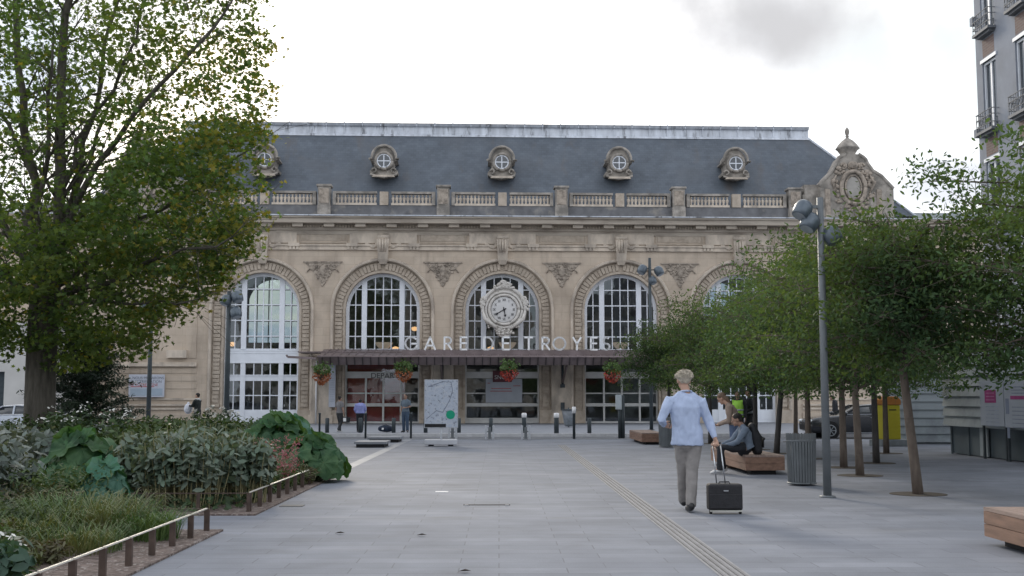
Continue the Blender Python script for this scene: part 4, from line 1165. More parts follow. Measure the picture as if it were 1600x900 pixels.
mx = N(t, 'ShaderNodeMix', data_type='RGBA'); mx.inputs[6].default_value = (.50, .53, .58, 1); L(t, r2.outputs[0], mx.inputs[0]); L(t, r1.outputs[0], mx.inputs[7]); L(t, mx.outputs[2], pr.inputs['Base Color'])
MB().box(-wd, wd, 0, .07, h0, h1).build('map_board', mpm, T)
MB().box(-wd-.02, wd+.02, .01, .09, h0-.02, h1+.02).build('frame', mat('frame_grey', (.45, .47, .5), .4), T)
MB().box(-wd, wd*.3, -.006, -.002, h0, h0+.10).build('caption_strip', BLACK, T)
gx = (703.5-689)/px_scale(p); gz = at(703.5, 648, p.y).z
MB().lathe([(.135, 0), (.135, .006)], (gx, -.003, gz), 24, axis='y').build('green_disc', mat('green_print', (.0, .30, .17), .5, .03), T)
mb = MB(); mb.tube([(-wd*.9, -.004, h0+.25), (-wd*.3, -.004, h0+.5), (wd*.1, -.004, h0+.45), (wd*.5, -.004, h0+.8), (wd*.7, -.004, h0+1.1), (wd*.6, -.004, h1-.06), (wd*.1, -.004, h1-.04), (-wd*.8, -.004, h1-.2)], .009, 4); mb.build('river_line', mat('map_river', (.22, .25, .32), .5), T)
MB().tube([(0, .04, .06), (0, .04, h0)], .035, 10).build('stem', mat('pale_steel', (.5, .52, .55)), T)
MB().box(-wd, wd, -.25, .25, .05, .20).build('foot', mat('white_concrete', (.50, .51, .54), .7, .08, 3), T, bevel=.02)
for s in (-1, 1): MB().box(s*wd*.6-.08, s*wd*.6+.08, -.2, .2, 0, .05).build('castor', BLACK, T)

# ------------------------------------------------------------------ benches
def bench(x0, x1, y0, y1, label):
    T = thing('bench', label, 'bench', ((x0+x1)/2, (y0+y1)/2, 0), 0, 'low wooden block benches')
    w_, l_ = (x1-x0)/2, (y1-y0)/2
    mb = MB(); n = int(round(2*w_/.125))
    for k in range(n):
        a = -w_+2*w_*k/n; mb.box(a+.004, a+2*w_/n-.004, -l_, l_, .335, .37)
    mb.build('seat', WOODTOP, T)
    for k in range(2):
        z0 = .085+k*.126
        mb = MB(); mb.box(-w_+.003, w_-.003, -l_+.003, -l_+.035, z0, z0+.120); mb.box(-w_+.003, w_-.003, l_-.035, l_-.003, z0, z0+.120)
        mb.box(-w_+.003, -w_+.035, -l_+.035, l_-.035, z0, z0+.120); mb.box(w_-.035, w_-.003, -l_+.035, l_-.035, z0, z0+.120); mb.build('side_plank', WOOD, T)
    MB().box(-w_+.05, w_-.05, -l_+.05, l_-.05, .09, .33).build('core', BLACK, T)
    for s in (-1, 1): MB().box(-w_+.14, w_-.14, s*(l_-.4)-.25, s*(l_-.4)+.25, 0, .09).build('base', BLACK, T)
bench(4.67, 5.42, 22.0, 25.6, 'low wooden block bench the man with the black backpack sits on')
bench(4.83, 5.60, 8.2, 11.6, 'low wooden block bench cut off by the right edge of the picture')
bench(4.45, 5.15, 36.2, 39.6, 'small far wooden bench behind the distant litter bin')

# ------------------------------------------------------------------ litter bins
def bin_(px, py, d_, h, label):
    p = gnd(px, py); T = thing('litter_bin', label, 'litter bin', tuple(p), 0, 'round slatted metal litter bins'); r = d_/2
    mb = MB()
    n = 30
    for k in range(n):
        a = 2*PI*k/n; c, s = math.cos(a), math.sin(a)
        x, y = r*.94*c, r*.94*s; x2, y2 = r*1.03*c, r*1.03*s
        t_ = Vector((-s, c, 0))*.018
        mb.add([(x-t_.x, y-t_.y, .03), (x+t_.x, y+t_.y, .03), (x2+t_.x, y2+t_.y, h*.86), (x2-t_.x, y2-t_.y, h*.86)], [(0, 1, 2, 3)])
        mb.bar((x, y, .03), (x2, y2, h), .022, .012)
    mb.build('slats', GREYMETAL, T)
    MB().lathe([(r*.86, .02), (r*.93, h*.84), (r*.90, h*.84), (r*.83, .05)], (0, 0, 0), 24).build('liner', mat('bin_liner_grey', (.10, .115, .12), .5, .1), T)
    for z in (.04, h*.86): MB().tube([(r*1.01*math.cos(a), r*1.01*math.sin(a), z) for a in np.linspace(0, 2*PI, 25)], .014, 6).build('hoop', GREYMETAL, T)
bin_(1253, 758, .46, .86, 'large round slatted metal litter bin beside the near lamp post')
bin_(1041, 699, .42, .90, 'distant round metal litter bin behind the walking man')

# ------------------------------------------------------------------ low rails round the beds
RAILTOP = mat('bright_rail', (.72, .68, .60), .35, .05, metal=.3)
def rail(x, ys_, label, ret=None, h=.26):
    T = thing('low_railing', label, 'railing', (x, ys_[0], 0), 0)
    y0 = ys_[0]
    for a, b in zip(ys_[:-1], ys_[1:]):
        MB().box(-.011, .011, a-y0+.02, b-y0-.02, h-.008, h+.004).build('top_rail', RAILTOP, T)
    for y in ys_:
        MB().box(-.027, .027, y-y0-.02, y-y0+.02, 0, h-.008).build('post', RUST, T)
    if ret:
        mb = MB()
        MB().box(-ret, 0, ys_[-1]-y0-.012, ys_[-1]-y0+.012, h-.012, h-.002).build('return_rail', RUST, T)
        for k in range(1, 4): MB().box(-ret*k/3-.02, -ret*k/3+.02, ys_[-1]-y0-.02, ys_[-1]-y0+.02, 0, h-.012).build('post', RUST, T)
ysA = [12.72-.66*k for k in range(9)][::-1]
rail(-3.17, ysA, 'nearer low rail on brown posts with a bright top edge along the planting bed', 1.6)
ysB = [14.85+.66*k for k in range(8)]
rail(-3.17, ysB, 'farther low rail with a bright top edge in front of the pink and big-leaved plants')
MB_r = thing('low_railing', 'thin dark rail crossing the bed in front of the grey-green bushes', 'railing', (-3.17, 14.8, 0))
MB().box(-1.9, 0, -.01, .01, .245, .257).build('top_rail', RUST, MB_r)
for k in range(4): MB().box(-1.9*k/3-.02, -1.9*k/3+.02, -.02, .02, 0, .245).build('post', RUST, MB_r)

# ------------------------------------------------------------------ beds
tag(MB().box(-40, -3.02, 3, 12.85, -.05, .02).build('planting_bed', MULCH), kind='structure')
tag(MB().box(-40, -3.02, 14.5, 21.2, -.05, .02).build('planting_bed', MULCH), kind='structure')
tag(MB().box(-40, -6.0, 21.2, 36.5, -.05, .02).build('planting_bed', SOIL), kind='structure')
# stone slabs with dark slots left of the paving edge
for i, (a, b, ln, lab) in enumerate(((574, 625, 691.5, 'low pale stone slab over a dark slot, farther of two at the left edge of the paving'), (553, 603, 699.5, 'low pale stone slab over a dark slot, nearer of two at the left edge of the paving'))):
    p0, p1 = gnd(a, ln), gnd(b, ln); T = thing('stone_slab', lab, 'stone slab', (p0.x, p0.y, 0))
    wd_ = p1.x-p0.x
    MB().box(0, wd_, 0, 1.4, .10, .17).build('slab', PAVE2, T)
    MB().box(.06, wd_-.06, .05, 1.35, 0, .10).build('recess', BLACK, T)
# ground details
def gbox(name, label, cat, px0, px1, py, dy, m, z=.008):
    p0, p1 = gnd(px0, py), gnd(px1, py)
    T = MB().box(0, p1.x-p0.x, 0, dy, 0, z).build(name, m, None, (p0.x, p0.y, 0)); tag(T, label, cat)
gbox('floor_light', 'long dark slot light let into the paving in the middle of the plaza', 'slot light', 724, 797, 789.5, .05, BLACK)
for x in (729, 792): 
    p = gnd(x, 790.2); o = MB().box(-.025, .025, 0, .04, .0, .012).build('steel_clip', STEEL, None, (p.x, p.y-.03, 0)); tag(o, 'tiny steel clip at the %s end of the slot in the paving' % ('left' if x < 760 else 'right'), 'clip')
gbox('drain_grate', 'dark drain grate beside the planting bed edge', 'grate', 436, 472, 792, .25, mat('dark_grate', (.08, .085, .09), .7))
for i, (x, y) in enumerate(((530, 835), (658, 838), (725, 895), (1107, 771))):
    p = gnd(x, y); mb = MB(); mb.add([(-.05, 0, .012), (0, -.02, .03), (.06, .01, .015), (.01, .035, .028)], [(0, 1, 2, 3)])
    o = mb.build('fallen_leaf', mat('dead_leaf', (.07, .055, .045), .8), None, (p.x, p.y, .0)); tag(o, 'single dark fallen leaf on the paving, '+['leftmost in the foreground', 'in the middle of the foreground', 'nearest at the bottom edge', 'near the walking man'][i], 'leaf', 'fallen leaves on the paving')
gbox('floor_plate', 'small white plate set in the paving', 'plate', 680, 700, 769, .12, WHITEM, .006)
# tree grates
# ------------------------------------------------------------------ notices on the station wall
u0_, z0_ = F(200, 620.5, -.3); u1_, z1_ = F(257, 585, -.3)
T = thing('wall_notice', 'white notice board with blue and red printing on the station wall at the left', 'notice', tuple(Wp(u0_, -.24, z0_)), PHI)
ww, hh = u1_-u0_, z1_-z0_
MB().box(0, ww, 0, .04, 0, hh).build('board', mat('notice_white', (.50, .53, .60), .6, .04), T)
MB().box(.1, ww-.1, -.004, -.001, .08, hh*.38).build('blue_panel', mat('notice_blue', (.36, .44, .52), .6, .04), T)
for t_, x_, z_, m_i in (('NOUS PREPARONS', .5, .84, INKG), ('L\'ELECTRIFICATION', .42, .68, INKG), ('DE VOTRE LIGNE', .38, .54, INKR)):
    textmesh(t_, .21, m_i, T, (ww*x_+.08, -.006, hh*z_), (PI/2, 0, 0), 'lettering', depth=.002)
MB().box(.12, ww*.72, -.006, -.001, hh*.445, hh*.475).build('red_rule', INKR, T)
u, z = F(518, 636, -.25); z2 = F(518, 570, -.25)[1]
T = thing('timetable_board', 'narrow tall white board on the pier left of the departures door', 'notice', tuple(Wp(u, -.25, z)), PHI)
MB().box(-.17, .20, 0, .06, 0, z2-z).build('board', mat('notice_white', (.5, .53, .6)), T)
mb = MB()
for k in range(14): mb.box(-.12, .14, -.004, -.001, .3+k*.1, .32+k*.1)
mb.build('print', mat('faint_print', (.33, .37, .45)), T)

# ------------------------------------------------------------------ cars
def car(name, label, x, y, paint, rims, L_=4.45, Hh=1.32, cat='car'):
    """faces -x; origin under the middle, on the road"""
    T = thing(name, label, cat, (x, y, ROAD_Z))
    W = .88; hl_ = L_/2
    # stations: x, z_low, z_belt, half width
    st = [(-1.0, .42, .62, .60), (-.97, .30, .72, .74), (-.86, .22, .80, .82), (-.62, .20, .87, .87), (-.36, .19, .92, .88), (0, .19, .93, .89), (.4, .19, .95, .89), (.75, .2, .97, .87), (.92, .25, .95, .82), (.985, .34, .86, .74), (1.0, .45, .75, .66)]
    mb = MB(); vs_ = []
    for sx, zl_, zb, hw in st:
        X = sx*hl_
        sec = [(-hw*.86, zl_), (-hw, zl_+.10), (-hw*1.01, (zl_+zb)/2), (-hw*.97, zb-.06), (-hw*.86, zb), (hw*.86, zb), (hw*.97, zb-.06), (hw*1.01, (zl_+zb)/2), (hw, zl_+.10), (hw*.86, zl_)]
        vs_ += [(X, yy, zz) for yy, zz in sec]
    k = 10; n = len(st)
    mb.add(vs_, [(i*k+j, (i+1)*k+j, (i+1)*k+(j+1) % k, i*k+(j+1) % k) for i in range(n-1) for j in range(k)]+[tuple(range(k)), tuple(range((n-1)*k+k-1, (n-1)*k-1, -1))], 0, True)
    body = mb.build('body', paint, T, bevel=.02)
    # greenhouse
    gh = [(-.40, .90, .80), (-.30, 1.02, .77), (-.08, Hh-.04, .66), (.15, Hh-.0, .64), (.42, Hh-.03, .64), (.66, Hh-.16, .66), (.84, .98, .72)]
    mb = MB(); vs_ = []
    for sx, zt, hw in gh:
        X = sx*hl_; vs_ += [(X, -.80+.0, .88), (X, -hw, zt), (X, hw, zt), (X, .80, .88)]
    n = len(gh); mb.add(vs_, [(i*4+j, (i+1)*4+j, (i+1)*4+j+1, i*4+j+1) for i in range(n-1) for j in range(3)], 0, True)
    mb.build('windows', CARGLASSD, T)
    mb = MB(); vs_ = []
    for sx, zt, hw in gh[2:6]: vs_ += [(sx*hl_, -hw-.02, zt-.03), (sx*hl_, -hw+.05, zt+.02), (sx*hl_, hw-.05, zt+.02), (sx*hl_, hw+.02, zt-.03)]
    mb.add(vs_, [(i*4+j, (i+1)*4+j, (i+1)*4+j+1, i*4+j+1) for i in range(3) for j in range(3)], 0, True)
    mb.build('roof', paint, T)
    for s in (-1, 1):
        for (a, b) in (((-.40*hl_, s*.80, .90), (-.08*hl_, s*.67, Hh-.03)), ((.12*hl_, s*.81, .90), (.12*hl_, s*.67, Hh-.03)), ((.50*hl_, s*.81, .9), (.46*hl_, s*.67, Hh-.04)), ((.86*hl_, s*.76, .93), (.64*hl_, s*.67, Hh-.14))):
            MB().bar(a, b, .06, .05).build('pillar', paint, T)
        MB().bar((-.38*hl_, s*.84, .925), (.82*hl_, s*.82, .975), .025, .03).build('chrome_strip', STEEL, T)
        MB().bar((-.62*hl_, s*.89, .23), (.66*hl_, s*.89, .23), .02, .035).build('sill_strip', STEEL, T)
        MB().ell((-.36*hl_, s*.98, .98), (.09, .1, .07), 10, 6).build('mirror', paint, T)
        for dx in (-.05, .33): MB().box(dx*hl_+.3, dx*hl_+.45, s*.9-.02, s*.9+.02, .80, .825).build('door_handle', STEEL, T)
        MB().ell((-.945*hl_, s*.60, .68), (.14, .17, .07), 12, 8).build('headlight', mat('headlight_glass', (.65, .68, .7), .1, spec=.9), T)
        MB().ell((.965*hl_, s*.60, .82), (.07, .16, .09), 12, 8).build('tail_light', mat('tail_light_red', (.45, .02, .03), .2, spec=.8), T)
    for sx in (-.62, .62):
        for s in (-1, 1):
            c = (sx*hl_, s*.80, .32)
            mb = MB(); mb.lathe([(.20, -.10), (.31, -.11), (.335, -.07), (.335, .07), (.31, .11), (.20, .10)], c, 24, axis='y')
            wl = mb.build('wheel', mat('tyre', (.015, .015, .016), .85), T)
            mb = MB(); mb.tube([(c[0]+.205*math.cos(a), c[1]+s*.10, c[2]+.205*math.sin(a)) for a in np.linspace(0, 2*PI, 25)], .022, 6)
            for q in range(7):
                a = 2*PI*q/7; mb.bar((c[0], c[1]+s*.10, c[2]), (c[0]+.2*math.cos(a), c[1]+s*.10, c[2]+.2*math.sin(a)), .035, .03)
            mb.lathe([(.05, -.015), (.05, .03)], (c[0], c[1]+s*.10, c[2]), 12, axis='y')
            mb.build('rim', rims, wl)
            mb = MB(); mb.lathe([(.36, 0), (.36, .012)], (c[0], s*.894+(.006 if s > 0 else 0), c[2]), 20, axis='y'); mb.build('wheel_arch', BLACK, T)
    MB().box(-hl_*1.005, -hl_*.96, -.45, .45, .35, .55).build('grille', BLACK, T)
    return T
CARGLASSD = mat('tinted_car_glass', (.02, .026, .03), .06, 0, 1, spec=.9)
BLK = mat('black_car_paint', (.018, .02, .025), .22, .05, 1, spec=.7, coat=.6)
WHT = mat('pale_blue_white_car_paint', (.55, .60, .68), .3, .03, 1, spec=.5, coat=.5)
RIM = mat('alloy_rim', (.35, .38, .40), .35, .05, metal=.7)
xf_ = at(1253, 660, 45.6).x
car('parked_car', 'black car behind the young trees on the right, seen from its side', xf_+2.25, 45.6, BLK, RIM)
xr_ = at(112, 650, 45.2).x
car('parked_car', 'pale bluish white car behind the big tree trunk at the left', xr_-2.2, 45.2, WHT, RIM, 4.4, 1.30)

# ------------------------------------------------------------------ hanging flower baskets
def leafquads(C_, size, up=.0, fold=0, tmpl=None, spread=1.0, nrm=None):
    """C_: (M,3) centres -> (M,k,3) polygons with random orientation"""
    Mn = len(C_)
    if tmpl is None: tmpl = np.array([(-.5, 0), (-.15, -.3), (.3, -.22), (.55, 0), (.3, .22), (-.15, .3)])
    nn = rng.normal(size=(Mn, 3)) if nrm is None else nrm+rng.normal(size=(Mn, 3))*spread
    nn[:, 2] += up
    nn /= np.linalg.norm(nn, axis=1, keepdims=True)+1e-9
    t_ = rng.normal(size=(Mn, 3)); a = t_-nn*(t_*nn).sum(1, keepdims=True); a /= np.linalg.norm(a, axis=1, keepdims=True)+1e-9
    b = np.cross(nn, a)
    s = size if np.ndim(size) else np.full(Mn, size)
    s = s*rng.uniform(.7, 1.25, Mn)
    V = C_[:, None, :]+s[:, None, None]*(tmpl[None, :, 0:1]*a[:, None, :]+tmpl[None, :, 1:2]*b[:, None, :])
    if fold: V = V+s[:, None, None]*fold*(np.abs(tmpl[None, :, 1:2])-.15)*nn[:, None, :]
    return V
def ballpts(n, c, r, flat=(1, 1, 1), shell=.5):
    p = rng.normal(size=(n, 3)); p /= np.linalg.norm(p, axis=1, keepdims=True)
    p *= rng.uniform(shell, 1, (n, 1))**.5*r
    return p*np.array(flat)+np.array(c)
LEAFG = mat('basket_leaves', (.09, .15, .05), .6, .25, 6, trans=.25, island=.35)
FLR = mat('basket_red_flowers', (.40, .065, .05), .7, .25, 8, island=.4, trans=.2)
FLO = mat('basket_orange_flowers', (.36, .13, .06), .7, .25, 8, island=.4, trans=.2)
def basket(px, py, label, fm, tilt=0):
    v = CV-.25; u, z = F(px, py, v); o = Wp(u, v, z)
    T = thing('flower_basket', label, 'flower basket', tuple(o), 0, 'hanging flower baskets along the canopy')
    V = np.concatenate([leafquads(ballpts(420, (0, 0, .22), .48, (1, 1, .75)), .13), leafquads(ballpts(60, (.05, 0, .3), .62, (1, 1, .7), .8), .12)])
    fastmesh('foliage', V, 6, LEAFG, T)
    P_ = ballpts(420, (0, 0, -.15), .52, (1, 1, .85)); P_ = P_[P_[:, 2] < .12+rng.normal(size=len(P_))*.1]
    P_[:, :2] *= (1-.55*np.clip((-.15-P_[:, 2:3])/.5, 0, 1))
    fastmesh('flowers', leafquads(P_, .10), 6, fm, T)['kind'] = 'stuff'
    MB().lathe([(.06, -.3), (.2, -.22), (.28, 0), (.30, .08)], (0, 0, 0), 14).build('pot', mat('basket_pot', (.06, .05, .04), .8), T)
    top = zc0+.05-z
    mb = MB()
    for a in (0, 2.1, 4.2): mb.tube([(.28*math.cos(a), .28*math.sin(a), .05), (0, .1, top)], .01, 4)
    mb.build('chains', DARKMETAL, T)
basket(503, 585, 'hanging basket at the left end of the canopy, green above and orange below', FLO)
basket(631, 581, 'hanging basket covering the last letter over the departures door, mostly orange', FLO)
basket(795, 580, 'hanging basket with a yellow-green top and red flowers in front of the middle bay', FLR)
basket(957, 582, 'hanging basket with red flowers partly hidden by the young trees', FLR)

# buildings on the near side of the square, behind the camera: they show only in the station's windows
def back_building(x, wdt, hgt, label, m):
    T = thing('town_building', label, 'building', (x, -48, 0))
    MB().box(0, wdt, -10, 0, 0, hgt).build('wall', m, T)
    mb = MB(); mb.prism([(-.3, hgt), (wdt+.3, hgt), (wdt-2, hgt+3), (2, hgt+3)], -9, .3); mb.build('roof', SLATE, T)
    first = None; nx = int(wdt/3)
    for i in range(nx):
        for k in range(int(hgt/3.3)):
            if first is None:
                first = MB().box(-.6, .6, 0, .04, 0, 1.9).build('window', mat('far_dark_window', (.03, .035, .04), .2), T); w_ = first
                MB().box(-.75, .75, .0, .03, -.1, 2.0).build('frame', WHITE, first)
                w_.location = ((i+.5)*wdt/nx, .02, .9+k*3.3)
            else:
                w_ = first.copy(); COL.objects.link(w_); w_.location = ((i+.5)*wdt/nx, .02, .9+k*3.3)
                c_ = first.children[0].copy(); COL.objects.link(c_); c_.parent = w_
back_building(-34, 22, 16, 'grey town building across the square, mirrored in the left station windows', mat('grey_wall', (.38, .38, .38), .9))
back_building(-8, 20, 19, 'tall brown town building across the square, mirrored in the middle station windows', mat('brown_wall', (.30, .28, .26), .9))
back_building(14, 24, 15, 'dark town building across the square, mirrored in the right station windows', mat('dark_wall', (.22, .22, .23), .9))
# ------------------------------------------------------------------ vegetation
MAPLE = np.array([(-.5, 0), (-.28, -.12), (-.38, -.42), (-.02, -.26), (.28, -.46), (.20, -.14), (.56, 0), (.20, .14), (.28, .46), (-.02, .26), (-.38, .42), (-.28, .12)])
OVAL = np.array([(-.5, 0), (-.15, -.22), (.25, -.18), (.55, 0), (.25, .18), (-.15, .22)])
SLIM = np.array([(-.5, 0), (-.1, -.13), (.35, -.09), (.6, 0), (.35, .09), (-.1, .13)])
def leafmat(name, c1, c2, trans=.3, rough=.5, isl=.35, scale=.35, lo=.42, hi=.6, spec=.3, objvar=0):
    """leaf colour varying in patches between two greens"""
    m = mat(name, c1, rough, .2, 3, trans=trans, island=isl, dirt=c2, dscale=scale, spec=spec, thresh=(lo, hi), objvar=objvar)
    return m
BIGLEAF = leafmat('maple_leaves', (.080, .138, .052), (.125, .165, .052), trans=.52, scale=.22, lo=.47, hi=.68, isl=.45, rough=.65, spec=.15)
TREELEAF = leafmat('locust_leaves', (.060, .112, .058), (.095, .148, .055), trans=.38, scale=.5, rough=.65, spec=.12, objvar=.32)

SUNLITLEAF = leafmat('sunlit_leaves', (.23, .21, .05), (.18, .20, .05), trans=.4, scale=.6, isl=.4, rough=.65, spec=.15)  # yellower leaf colour standing in for sun on the outer leaves
def bigtree():
    YT = 33.0
    T = thing('tree', 'big spreading maple-like tree with several upright limbs filling the upper left of the picture', 'tree', tuple(gnd(65, 700)))
    O = Vector(T.location)
    def P(px, py, dy=0):
        q = at(px, py, YT+dy); return q-O
    k = YT/1800
    tr = MB()
    base = P(63, 702); base.z = 0
    tr.tube([base+Vector((0, 0, -.1)), base+Vector((0, 0, .25)), P(62, 640), P(64, 570), P(68, 500), P(72, 440)], [.60, .47, .42, .41, .42, .40], 16)
    tr.build('trunk', BARK, T)
    limbs = [
     ([(68, 470, 0), (48, 340, .3), (44, 200, .5), (30, 60, .8), (22, -90, 1)], .25, .09),
     ([(74, 455, 0), (97, 320, -.4), (94, 180, -.6), (108, 20, -.8), (116, -110, -1)], .28, .11),
     ([(78, 430, .2), (125, 270, .9), (158, 130, 1.4), (190, -60, 2)], .15, .06),
     ([(80, 420, -.2), (150, 260, -1.2), (240, 140, -2), (335, 40, -2.4), (380, -20, -2.5)], .14, .03),
     ([(76, 455, .1), (180, 370, .8), (290, 300, 1.2), (395, 230, 1.4)], .14, .03),
     ([(72, 470, -.3), (160, 440, -1.8), (260, 400, -2.8), (370, 370, -3.2)], .13, .03),
     ([(66, 470, 0), (10, 350, .5), (-60, 220, 1), (-120, 60, 1.5)], .18, .05),
     ([(64, 480, -.2), (0, 420, -1.5), (-90, 330, -2.5)], .14, .04),
     ([(70, 460, -.3), (60, 330, -2.2), (70, 200, -3.4), (90, 60, -4)], .14, .04),
     ([(70, 450, .3), (110, 330, 2.4), (150, 210, 3.6), (200, 90, 4.2)], .14, .04),
     ([(74, 470, .2), (150, 420, 2.4), (230, 360, 3.6), (310, 310, 4)], .12, .03),
     ([(70, 490, -.2), (130, 470, -1.6), (220, 470, -2.6), (310, 470, -3)], .11, .02),
     ([(96, 300, -.4), (150, 180, -.6), (210, 60, -.4), (250, -60, 0)], .10, .03),
     ([(46, 260, .4), (-10, 160, .4), (-40, 40, .2)], .10, .04),
    ]
    allp = []
    for pts, r0, r1 in limbs:
        V = [P(*p) for p in pts]
        # refine with wobble
        W = [V[0]]
        for a, b in zip(V[:-1], V[1:]):
            for q in (1/3, 2/3, 1):
                c = a.lerp(b, q); c += Vector((random.gauss(0, .08), random.gauss(0, .08), random.gauss(0, .05))); W.append(c)
        n = len(W); r0 *= .72; r1 *= .72; mb = MB(); mb.tube(W, [r0+(r1-r0)*i/(n-1) for i in range(n)], 9)
        # side branches
        for i in range(2, n):
            for _ in range(3):
                a = W[i]; d = (W[i]-W[i-1]).normalized(); s = Vector((random.gauss(0, 1), random.gauss(0, 1), random.gauss(.2, .5))).normalized()
                d = (d*.6+s).normalized(); ln = random.uniform(.8, 2.2)*(1.2-.5*i/n)
                c1 = a+d*ln*.5+Vector((0, 0, .1)); c2 = a+d*ln+Vector((0, 0, random.uniform(-.2, .4)))
                rr = max(.012, (r0+(r1-r0)*i/n)*.28); mb.tube([a, c1, c2], [rr, rr*.7, rr*.3], 5)
                allp.append((c1+O, c2+O))
                for _ in range(2):
                    e = c2+Vector((random.gauss(0, .4), random.gauss(0, .4), random.gauss(0, .3))); mb.tube([c1, e], [rr*.4, .006], 4, cap=False); allp.append((c1+O, e+O))
        mb.build('limb', BARK, T)
    # foliage -------------------------------------------------------
    def right_edge(py):
        xs = [-120, 0, 30, 60, 100, 130, 180, 230, 300, 345, 400, 430, 450, 500, 535, 560]
        vs_ = [410, 404, 398, 418, 433, 432, 420, 412, 408, 410, 392, 372, 350, 300, 258, 200]
        return np.interp(py, xs, vs_)
    def dens(px, py):
        """optical density wanted there"""
        e = right_edge(py)
        if px > e+14*noise.noise(Vector((py/17., 1.7, 0)))+10*noise.noise(Vector((py/7., px/20., 4))): return 0
        bottom = np.interp(px, [-200, 0, 60, 150, 210, 235, 270, 300, 345, 380, 420], [560, 560, 572, 575, 560, 535, 500, 480, 500, 425, 350])
        if py > bottom: return 0
        lower = 22*noise.noise(Vector((px/30., py/30., 9)))+np.interp(px, [-200, 0, 60, 130, 170, 230, 300, 420], [400, 385, 340, 330, 262, 222, 182, 188])
        n = noise.noise(Vector((px/38., py/30., 3.3)))+.5*noise.noise(Vector((px/15., py/13., 8.1)))
        if py < lower: # airy top
            d = 1.35+1.7*n
            if px > 300: d = d*.9+.25
            if px < 200 and py > 190: d *= .62
            if px > e-45: d *= .8
            return max(0, d)
        d = 3.3+3.0*n
        if min(e-px, bottom-py) < 26: d = 1.6+2.6*n
        if n < -.32: d = .5
        return d
    pts = []
    step = 7.0; cell = (step*k)**2
    leafA = .5*.42*.155**2*1.05
    for ix in range(-180, 445, int(step)):
        for iy in range(-110, 600, int(step)):
            px = ix+random.uniform(0, step); py = iy+random.uniform(0, step)
            d = dens(px, py)
            if d <= 0: continue
            nl = d*cell/leafA*1.25
            # leaves in sprays of about a dozen
            ns = nl/11; ns = int(ns)+(random.random() < ns-int(ns))
            for _ in range(ns):
                e = right_edge(py); cx = (px-120)/300.; cy = (py-230)/360.
                th = 5.2*math.sqrt(max(.06, 1-min(1, cx*cx+cy*cy)))
                dy = random.uniform(-th, th)
                c = at(px, py, YT+dy)
                if c.z < 2.2: continue
                pts.append(c)
    C_ = np.array([tuple(p) for p in pts]); print('sprays', len(C_))
    m = 11
    off = rng.normal(size=(len(C_), m, 3))*np.array([.22, .22, .07])
    # sprays droop outwards
    off[:, :, 2] -= .25*np.hypot(off[:, :, 0], off[:, :, 1])
    A = (C_[:, None, :]+off).reshape(-1, 3)-np.array(O)
    V = leafquads(A, .155, up=1.3, fold=.25, tmpl=MAPLE)
    print('leaves', len(V))
    # sunlight painted as yellower leaves, mostly on the outer right side and in patches
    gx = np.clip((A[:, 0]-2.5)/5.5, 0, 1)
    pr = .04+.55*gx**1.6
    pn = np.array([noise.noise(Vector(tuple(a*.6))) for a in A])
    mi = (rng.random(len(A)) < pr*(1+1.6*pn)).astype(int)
    fastmesh('crown', V, 12, [BIGLEAF, SUNLITLEAF], T, mi)
bigtree()

# young trees --------------------------------------------------------------
def young_mesh(seed, H=4.7, Rr=1.95, n=15000, zb=1.55):
    global rng
    rs = random.Random(seed); r_ = np.random.default_rng(seed)
    tw = MB(); sprays = []
    nb = 34
    for i in range(nb):
        a = 2*PI*i*.382+rs.uniform(-.3, .3); z0 = zb+.15+(H-zb-1.0)*(i/nb)**.9
        q = (z0-zb)/(H-zb)
        reach = Rr*math.sin(PI*min(1, .24+.70*q))**.7*rs.uniform(.72, 1.12)
        up = .25+.9*q+rs.uniform(-.1, .25)
        p0 = Vector((0, 0, z0-.1)); p1 = Vector((math.cos(a)*reach*.5, math.sin(a)*reach*.5, z0+up*.55)); p2 = Vector((math.cos(a)*reach, math.sin(a)*reach, z0+up*.7-rs.uniform(0, .35)))
        tw.tube([p0, p1, p2], [.028, .016, .005], 5)
        for t in np.linspace(.18, 1.0, 10):
            c = p0.lerp(p1, t*2) if t < .5 else p1.lerp(p2, t*2-1)
            for _ in range(3):
                dd = Vector((rs.gauss(0, .3), rs.gauss(0, .3), rs.gauss(0, .22))); sprays.append(c+dd)
                tw.tube([c, c+dd], [.006, .002], 3, cap=False)
        # a whip sticking out past the crown
        if rs.random() < .6:
            d = (p2-p1).normalized(); e = p2+d*rs.uniform(.2, .5)+Vector((0, 0, rs.uniform(-.05, .3))); tw.tube([p2, e], [.005, .002], 3, cap=False)
            for t in (.3, .6, 1): sprays.append(p2.lerp(e, t))
    tw.tube([(0, 0, zb-.1), (rs.gauss(0, .08), rs.gauss(0, .08), H-.9), (rs.gauss(0, .15), rs.gauss(0, .15), H-.2)], [.05, .03, .006], 6)
    S_ = np.array([tuple(s) for s in sprays])
    m = max(6, n//len(S_)); off = r_.normal(size=(len(S_), m, 3))*np.array([.155, .155, .085])
    off[:, :, 2] -= .3*np.hypot(off[:, :, 0], off[:, :, 1])
    A = (S_[:, None, :]+off).reshape(-1, 3)
    A = A[A[:, 2] > zb-.12]
    sv = rng; rng = r_; V = leafquads(A, .082, up=.5, fold=.2, tmpl=OVAL); rng = sv
    return tw, V
